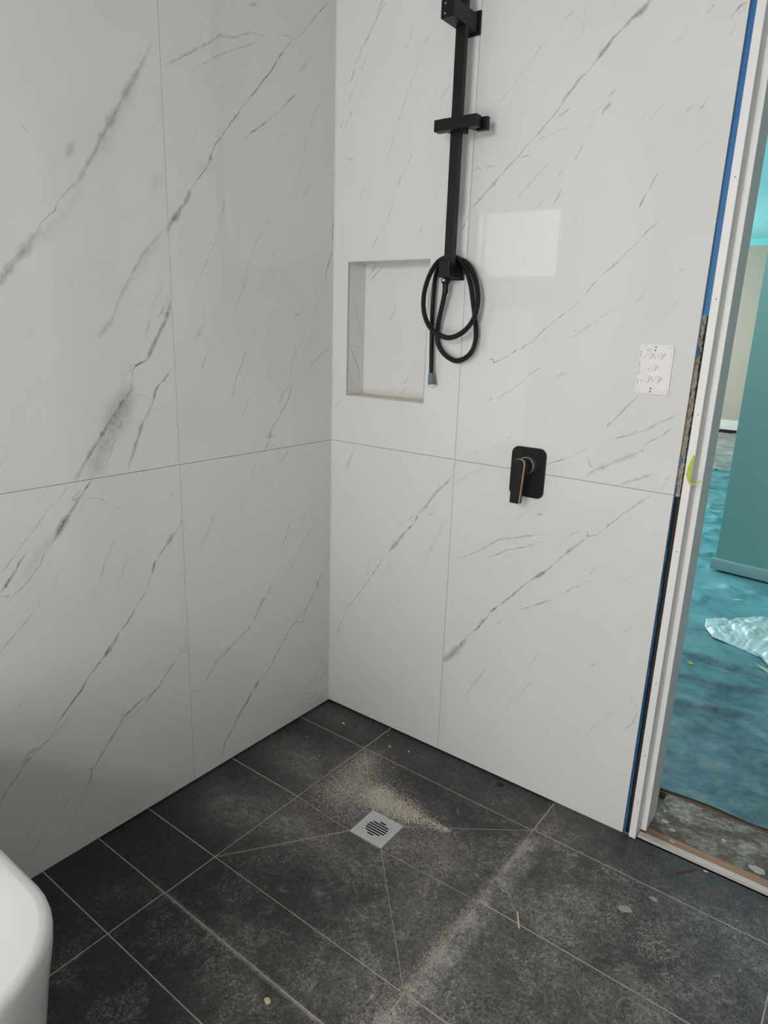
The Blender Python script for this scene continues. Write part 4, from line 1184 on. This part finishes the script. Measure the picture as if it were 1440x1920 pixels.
# ---------------------------------------------------------------- light switch
t = thing('light_switch', 'white five-gang light switch without its cover on the marble wall', 'light switch', (1.003, 0.0, 1.25))
sx0, sx1, sz0, sz1 = 0.9645, 1.0405, 1.1925, 1.3065
bm = bmesh.new(); prism(bm, rrect(sx0, sx1, sz0, sz1, 0.006), 0.0, -0.0055, 'y')
pl_ = from_bm('plate', bm, M_plastic, t)
bm = bmesh.new(); prism(bm, rrect(sx0 + 0.002, sx1 - 0.004, sz0 + 0.002, sz1 - 0.002, 0.005), -0.0054, -0.0068, 'y')
from_bm('raised_face', bm, M_plastic, t)
FY = -0.0068
for (x, z) in ((0.988, 1.281), (1.012, 1.281), (1.000, 1.2545), (0.988, 1.2275), (1.012, 1.2275)):
    bm = bmesh.new(); pts = rrect(x - 0.0072, x + 0.0072, z - 0.0078, z + 0.0078, 0.0055)
    a = [bm.verts.new((px, FY, pz)) for px, pz in pts]; b = [bm.verts.new((x + (px - x) * .92, FY - (0.0062 if pz < z else 0.0016), z + (pz - z) * .92)) for px, pz in pts]
    n = len(pts)
    for i in range(n): bm.faces.new((a[i], a[(i + 1) % n], b[(i + 1) % n], b[i]))
    bm.faces.new(b)
    from_bm('rocker', bm, M_plastic, t)
    boxes('slot', [(x + 0.0096, x + 0.0108, FY - 0.0003, FY + 0.001, z - 0.0005, z + 0.0055)], M_slot, pl_)
    boxes('slot', [(x - 0.0115, x - 0.0106, FY - 0.0003, FY + 0.001, z - 0.008, z - 0.002)], M_slot, pl_)
for (x, z) in ((1.000, 1.3005), (0.9995, 1.2930), (1.000, 1.2055), (0.9995, 1.1985)):
    bm = bmesh.new(); cyl(bm, (x, FY - 0.0003, z), (x, FY + 0.001, z), 0.0021, n=14); from_bm('screw_hole', bm, M_slot, pl_)
def slot_c(x, z, a):
    bm = bmesh.new(); pts = [(x + (u * math.cos(a) - v * math.sin(a)), z + (u * math.sin(a) + v * math.cos(a))) for u, v in rrect(-0.006, 0.006, -0.0024, 0.0024, 0.0023, 4)]
    inn = [(x + (p[0] - x) * .74, z + (p[1] - z) * .74) for p in pts]; n = len(pts)
    A = [bm.verts.new((p[0], FY, p[1])) for p in pts]; B = [bm.verts.new((p[0], FY - .0012, p[1])) for p in inn]; E_ = [bm.verts.new((x + (p[0] - x) * .5, FY - .0001, z + (p[1] - z) * .4)) for p in pts]
    for r, q in ((A, B), (B, E_)):
        for i in range(n): bm.faces.new((r[i], r[(i + 1) % n], q[(i + 1) % n], q[i]))
    bm.faces.new(E_)
    from_bm('fixing_slot', bm, M_plastic, pl_)
slot_c(0.9745, 1.3005, 0.6); slot_c(1.028, 1.3005, -0.6); slot_c(0.9725, 1.2005, -0.7); slot_c(1.0285, 1.2005, 0.6)
for q in ((0.9670, 0.9679, 1.275, 1.290), (0.9670, 0.9680, 1.236, 1.267), (0.9670, 0.9679, 1.213, 1.226), (0.9681, 0.9714, 1.2891, 1.290), (0.979, 0.992, 1.2944, 1.2954), (0.979, 0.991, 1.2903, 1.2909)):
    boxes('groove', [(q[0], q[1], FY - .0002, FY + .001, q[2], q[3])], M_slot, pl_)

# ---------------------------------------------------------------- bath
def bath():
    t = thing('bathtub', 'white freestanding acrylic bathtub at the left wall, only its rounded end showing', 'bathtub', (0.41, -2.15, 0.0))
    cx, cy = 0.412, -2.145
    def ring(bm, hx, hy, r, z, n=10):
        out = []
        for sx, sy, a0 in ((1, 1, 0), (-1, 1, 90), (-1, -1, 180), (1, -1, 270)):
            for i in range(n + 1):
                a = math.radians(a0 + 90 * i / n); out.append(bm.verts.new((cx + sx * (hx - r) + r * math.cos(a), cy + sy * (hy - r) + r * math.sin(a), z)))
            for i in range(1, 4):   # straight runs
                pass
        return out
    def skin(bm, secs):
        rs = [ring(bm, *s) for s in secs]; n = len(rs[0])
        for a, b in zip(rs, rs[1:]):
            for i in range(n): bm.faces.new((a[i], a[(i + 1) % n], b[(i + 1) % n], b[i]))
        return rs
    H = 0.56
    bm = bmesh.new()
    secs = [(0.325, 0.755, 0.16, 0.002), (0.330, 0.760, 0.16, 0.03), (0.345, 0.775, 0.155, 0.20), (0.358, 0.792, 0.15, 0.38), (0.366, 0.800, 0.148, 0.47), (0.371, 0.806, 0.145, 0.52),
            (0.372, 0.808, 0.145, H - 0.014), (0.370, 0.806, 0.143, H - 0.005), (0.364, 0.800, 0.138, H - 0.001), (0.362, 0.791, 0.134, H)]
    rs = skin(bm, secs); bm.faces.new(rs[0][::-1])
    from_bm('outer_shell', bm, M_acryl, t, smooth=True)
    bm = bmesh.new()
    secs = [(0.362, 0.791, 0.134, H), (0.322, 0.758, 0.125, H), (0.306, 0.747, 0.12, H - 0.003), (0.294, 0.735, 0.12, H - 0.014), (0.286, 0.722, 0.13, H - 0.05), (0.25, 0.64, 0.15, 0.22), (0.20, 0.56, 0.15, 0.14), (0.1, 0.4, 0.08, 0.12)]
    rs = skin(bm, secs); bm.faces.new(rs[-1])
    from_bm('basin', bm, M_acryl, t, smooth=True)
bath()

# ---------------------------------------------------------------- tape curl on the jamb
def ribbon(name, pts, widths, mat, label, cat, nrm=(0, -1, 0), group=None, th=0.0005):
    path = catmull(pts, 0.003); bm = bmesh.new(); n = len(path); nrm = Vector(nrm); A = []
    for i, p in enumerate(path):
        d = (path[min(i + 1, n - 1)] - path[max(i - 1, 0)]).normalized(); s = d.cross(nrm).normalized(); k = i / max(1, n - 1) * (len(widths) - 1); j = min(len(widths) - 2, int(k)); w = widths[j] * (1 - (k - j)) + widths[j + 1] * (k - j)
        tw = nrm * (0.35 * w * math.sin(k * 1.7))
        A.append([bm.verts.new(p - s * w + tw), bm.verts.new(p + s * w - tw), bm.verts.new(p + s * w - tw + nrm * th), bm.verts.new(p - s * w + tw + nrm * th)])
    for a, b in zip(A, A[1:]):
        for q in range(4): bm.faces.new((a[q], a[(q + 1) % 4], b[(q + 1) % 4], b[q]))
    bm.faces.new(A[0][::-1]); bm.faces.new(A[-1])
    return from_bm(name, bm, mat, label=label, cat=cat, group=group)
ribbon('masking_tape', [(1.1185, -0.0085, 1.062), (1.1150, -0.010, 1.042), (1.1135, -0.012, 1.020), (1.1165, -0.014, 1.003), (1.124, -0.014, 0.995), (1.133, -0.012, 0.998), (1.142, -0.009, 1.006)],
       [0.0018, 0.0038, 0.0050, 0.0050, 0.0028, 0.0024, 0.0012], M_lime, 'curl of lime green tape hanging off the white door frame', 'tape')
for z in (1.651, 1.407, 1.155, 0.825, 0.47, 0.26, 0.115):
    bm = bmesh.new(); cyl(bm, (1.1085 + LEAN * z, -0.0064, z), (1.1085 + LEAN * z, -0.0055, z), 0.0016, n=8); from_bm('nail_hole', bm, M_slot, jl)

# ---------------------------------------------------------------- threshold
boxes('threshold_strip', [(1.118, DOOR_X1 + 0.01, 0.0105, 0.0285, -0.004, 0.0085)], M_strip, bev=0.0004, kind=None, label='white painted strip along the front of the doorway threshold', cat='trim')
boxes('timber_batten', [(1.1325, DOOR_X1, 0.0290, 0.056, -0.01, 0.0085)], M_timber, bev=0.0012, label='raw orange timber batten behind the white threshold strip', cat='batten')
boxes('door_sill', [(1.1325, DOOR_X1, 0.057, 0.245, -0.012, 0.006)], M_sill, bev=0.0015, label='brown timber door sill smeared with pale plaster dust', cat='door sill')
boxes('floorboard', [(1.0, 2.3, 0.2465, 0.33, -0.014, 0.0035)], simple('bare_brown_board', (0.13, 0.07, 0.05), 0.8, var=0.4, scale=25), bev=0.001, label='bare brown floorboard edge between door sill and teal drop sheet', cat='floorboard')
for i, (px, py, r, w) in enumerate(((1.162, 0.115, .012, 'larger of the two round plaster splashes on the dark patch by the jamb'), (1.188, 0.092, .010, 'round plaster splash on the dark patch, in front of its larger neighbour'), (1.150, 0.160, 0.007, 'small plaster dot closest to the door jamb, deep on the sill'), (1.40, 0.080, .024, 'biggest plaster splash, right beside the timber batten'), (1.20, 0.042, .009, 'plaster splash sitting on the orange timber batten'), (1.31, 0.14, .010, 'plaster splash in the middle of the sill, far from the jamb'))):
    rough_chip('plaster_splash', (px, py, 0.0062 if py > 0.067 else 0.0087), (r * 1.6, r * 1.2, 0.0008), M_splash, w, 'splash', 40 + i, group='plaster splashes on the sill')

# ---------------------------------------------------------------- hall beyond
HX0, HX1, HY1 = -2.2, 3.2, 9.0
boxes('floor_hall', [(HX0, HX1, 0.122, HY1, -0.08, -0.016)], M_conc, kind='structure')
boxes('ceiling_hall', [(HX0, HX1, 0.13, HY1 + 0.1, CEIL, CEIL + 0.1)], M_teal_ceil, kind='structure')
boxes('wall_far', [(HX0, HX1, HY1, HY1 + 0.1, -0.05, CEIL)], M_beige, kind='structure')
boxes('trim_1', [(HX0, HX1, HY1 - 0.05, HY1, CEIL - 0.085, CEIL)], M_teal_ceil, kind='structure')
boxes('baseboard_far', [(HX0, HX1, HY1 - 0.02, HY1, 0.135, 0.20), (HX0, HX1, HY1 - 0.03, HY1, 0.065, 0.135)], M_white, bev=0.004, kind='structure')
boxes('gap_shade_far', [(HX0, HX1, HY1 - 0.012, HY1, -0.016, 0.063)], M_dark, kind='structure')  # dark strip painted as the shaded gap below the far baseboard
boxes('wall_hall_left', [(HX0 - 0.1, HX0, 0.12, HY1, -0.05, CEIL)], M_beige, kind='structure')
boxes('wall_hall_right', [(HX1, HX1 + 0.1, 0.12, HY1, -0.05, CEIL)], M_room, kind='structure')
boxes('wall_hall_near', [(HX0, 1.0985, 0.1205, 0.135, -0.05, CEIL), (1.963, HX1, 0.1205, 0.135, -0.05, CEIL)], M_room, kind='structure')
# teal partition whose outside corner stands opposite the doorway
ang = math.atan2(2.473 - 2.506, 1.054 - 0.772)
tw = bpy.data.objects.new('wall_partition', None); C.objects.link(tw); tw['kind'] = 'structure'; tw.location = (0.772, 2.52, 0); tw.rotation_euler = (0, 0, ang)
def local_box(name, dims, mat, bev=0.0):
    bm = bmesh.new(); box(bm, *dims, bev=bev); bmesh.ops.recalc_face_normals(bm, faces=bm.faces[:]); me = bpy.data.meshes.new(name); bm.to_mesh(me); bm.free(); return new_obj(name, me, mat, tw)
local_box('wall_panel', (0.0, 2.6, 0.0, 0.11, 0.02, CEIL), M_teal_wall, 0.002)
bm = bmesh.new()   # rounded skirting
prof = [(0.0, 0.085), (-0.004, 0.085), (-0.010, 0.078), (-0.014, 0.060), (-0.017, 0.040), (-0.018, 0.022), (-0.012, 0.018), (0.0, 0.018)]
A = [bm.verts.new((-0.018 + (0.0 if k else 0), y, z)) for k, (y, z) in enumerate(prof)]; B = [bm.verts.new((2.6, y, z)) for y, z in prof]
for i in range(len(prof) - 1): bm.faces.new((A[i], B[i], B[i + 1], A[i + 1]))
bm.faces.new(A); bm.faces.new(B[::-1])
bmesh.ops.recalc_face_normals(bm, faces=bm.faces[:]); me = bpy.data.meshes.new('skirting'); bm.to_mesh(me); bm.free(); new_obj('skirting', me, M_teal_trim, tw)

CREASES = [(0.80, 1.215, 1.60, 1.235, .034, .012), (0.86, 1.00, 1.5, 1.12, .022, .014), (0.78, 2.22, 1.5, 2.10, .020, .012), (0.92, 0.78, 1.8, 1.00, .020, .022), (1.05, 0.60, 1.9, 0.66, .014, .025), (0.5, 2.02, 0.95, 2.10, .018, .02), (0.85, 0.92, 1.25, 0.80, .012, .012), (1.15, 0.52, 1.8, 0.46, .010, .018)] + [(0.1 + .06 * k, 2.75 + .22 * k, 0.9, 2.80 + .24 * k + .1 * (k % 3), .016, .03) for k in range(12)]
def sheet(name, x0, x1, y0, y1, nx, ny, amp, mat, label, seed, z=0.0, edge=0.0):
    V, F_ = [], []; off = Vector((seed * 3.1, seed * 1.7, 0))
    for j in range(ny + 1):
        for i in range(nx + 1):
            x = x0 + (x1 - x0) * i / nx; y = y0 + (y1 - y0) * j / ny
            p = Vector((x * 1.2, y * 2.6, 0)) + off
            w = noise.noise(p * 0.9) * 0.5
            r = 1 - abs(noise.noise(Vector((x * 2.0 + w, y * 4.2 + w * 1.6, seed))) * 2.2)
            r2 = 1 - abs(noise.noise(Vector((x * 5 + w * 3, y * 9, seed + 4.0))) * 2.0)
            k = min(1.0, max(0.35, (y - 0.9) / 1.2))
            dz = (max(0, r) ** 5 * 1.0 + max(0, r2) ** 4 * 0.45) * amp * k + 0.006 * (0.5 + 0.5 * noise.noise(Vector((x * 3, y * 3, seed)))) * max(0.3, k)
            for (xa, ya, xb, yb, hh, ww) in CREASES:
                if xa - .15 < x < xb + .15:
                    f = (x - xa) / (xb - xa); dd = y - (ya + (yb - ya) * f + 0.02 * noise.noise(Vector((x * 7, ya * 5, 2)))); fall = max(0, min(1, (x - xa + .15) / .15, (xb + .15 - x) / .15))
                    dz += hh * fall * math.exp(-(dd / (ww if dd < 0 else ww * 2.2)) ** 2)
            if x > 0.70 and 2.30 < y < 2.85: dz = min(dz, 0.004)
            if x > 0.85 and 1.25 < y < 2.0: dz = min(dz, 0.008)
            if y < 0.42: dz = min(dz, 0.003)
            yy = y + (0.02 * noise.noise(Vector((x * 6, 0, seed))) if j == 0 else 0)
            V.append((x, yy, z + dz))
    for j in range(ny):
        for i in range(nx):
            a = j * (nx + 1) + i; F_.append((a, a + 1, a + nx + 2, a + nx + 1))
    me = bpy.data.meshes.new(name); me.from_pydata(V, [], F_)
    for p in me.polygons: p.use_smooth = True
    o = new_obj(name, me, mat, label=label, cat='drop sheet')
    md = o.modifiers.new('thickness', 'SOLIDIFY'); md.thickness = 0.0012; md.offset = -1
    return o
sheet('drop_sheet', -1.6, 3.0, 0.262, 5.86, 260, 520, 0.020, M_sheet, 'wrinkled teal drop sheet covering the floor beyond the doorway', 1, 0.0055, 1)
sheet('drop_sheet', -2.0, 1.2, 5.87, 8.93, 120, 120, 0.028, M_sheet2, 'grey drop sheet on the far floor below the beige wall', 2, 0.012)

def bag():
    t = thing('plastic_bag', 'crumpled whitish plastic bag lying on the teal drop sheet', 'plastic bag', (1.12, 1.62, 0.008))
    def lobe(name, outline, hgt, seed, dz=0.0):
        cx = sum(p[0] for p in outline) / len(outline); cy = sum(p[1] for p in outline) / len(outline); n = len(outline); bm = bmesh.new(); rings = []
        pts = []
        for i in range(n):
            a, b = outline[i], outline[(i + 1) % n]
            for k in range(16): pts.append((a[0] + (b[0] - a[0]) * k / 16, a[1] + (b[1] - a[1]) * k / 16))
        m = len(pts); K = 44
        for j in range(K):
            f = 1 - j / K; ring = []
            for i, (x, y) in enumerate(pts):
                X = cx + (x - cx) * f; Y = cy + (y - cy) * f
                r = 1 - abs(noise.noise(Vector((X * 9 + seed, Y * 7, seed)))) * 2.2; r2 = abs(noise.noise(Vector((X * 26, Y * 20, seed + 3.0))))
                z = 0.016 + dz + hgt * (1 - f ** 3) * (0.45 + 0.4 * r) + 0.012 * r2 * (1 if j else 0.4)
                ring.append(bm.verts.new((X, Y, z)))
            rings.append(ring)
        low = [bm.verts.new((p[0], p[1], 0.0145)) for p in pts]
        rings = [low] + rings
        for a, b in zip(rings, rings[1:]):
            for i in range(m): bm.faces.new((a[i], a[(i + 1) % m], b[(i + 1) % m], b[i]))
        bm.faces.new(rings[-1]); bm.faces.new(low[::-1])
        return from_bm(name, bm, M_bag, t, smooth=True)
    lobe('folded_flap', [(0.915, 1.70), (0.93, 1.60), (0.985, 1.50), (1.10, 1.455), (1.19, 1.42), (1.20, 1.60), (1.08, 1.74), (0.98, 1.77)], 0.022, 1)
    lobe('crumpled_body', [(1.00, 1.72), (1.06, 1.60), (1.13, 1.47), (1.20, 1.41), (1.24, 1.34), (1.36, 1.30), (1.55, 1.50), (1.5, 1.8), (1.30, 1.92), (1.13, 1.90), (1.04, 1.80)], 0.048, 5, 0.006)
bag()
def flat_bit(name, pts, mat, label, cat, z=0.012, group=None):
    bm = bmesh.new(); prism(bm, pts, z, z + 0.0015); return from_bm(name, bm, mat, label=label, cat=cat, group=group)
flat_bit('tape_scrap', [(1.165, 1.112), (1.19, 1.075), (1.232, 1.07), (1.225, 1.095)], M_lime_pale, 'pale green strip of tape on the teal sheet below the plastic bag', 'tape', 0.009)
flat_bit('tape_scrap', [(1.185, 1.345), (1.21, 1.315), (1.29, 1.24), (1.29, 1.29)], M_lime_pale, 'green tape scrap beside the front edge of the plastic bag', 'tape', 0.014)
flat_bit('tape_scrap', [(0.955, 1.185), (0.966, 1.165), (0.985, 1.165), (0.975, 1.185)], M_lime, 'little yellow-green tape bit near the door frame', 'tape', 0.009)
flat_bit('paper_scrap', [(0.93, 2.10), (0.97, 2.04), (1.01, 2.06), (0.99, 2.10)], M_lime_pale, 'pale leaf-shaped scrap between the bag and the teal partition', 'scrap', 0.022)
flat_bit('paper_scrap', [(0.70, 1.98), (0.72, 1.96), (0.745, 1.965), (0.72, 1.985)], M_chipw, 'tiny white scrap on the teal sheet close to the door frame', 'scrap', 0.022)
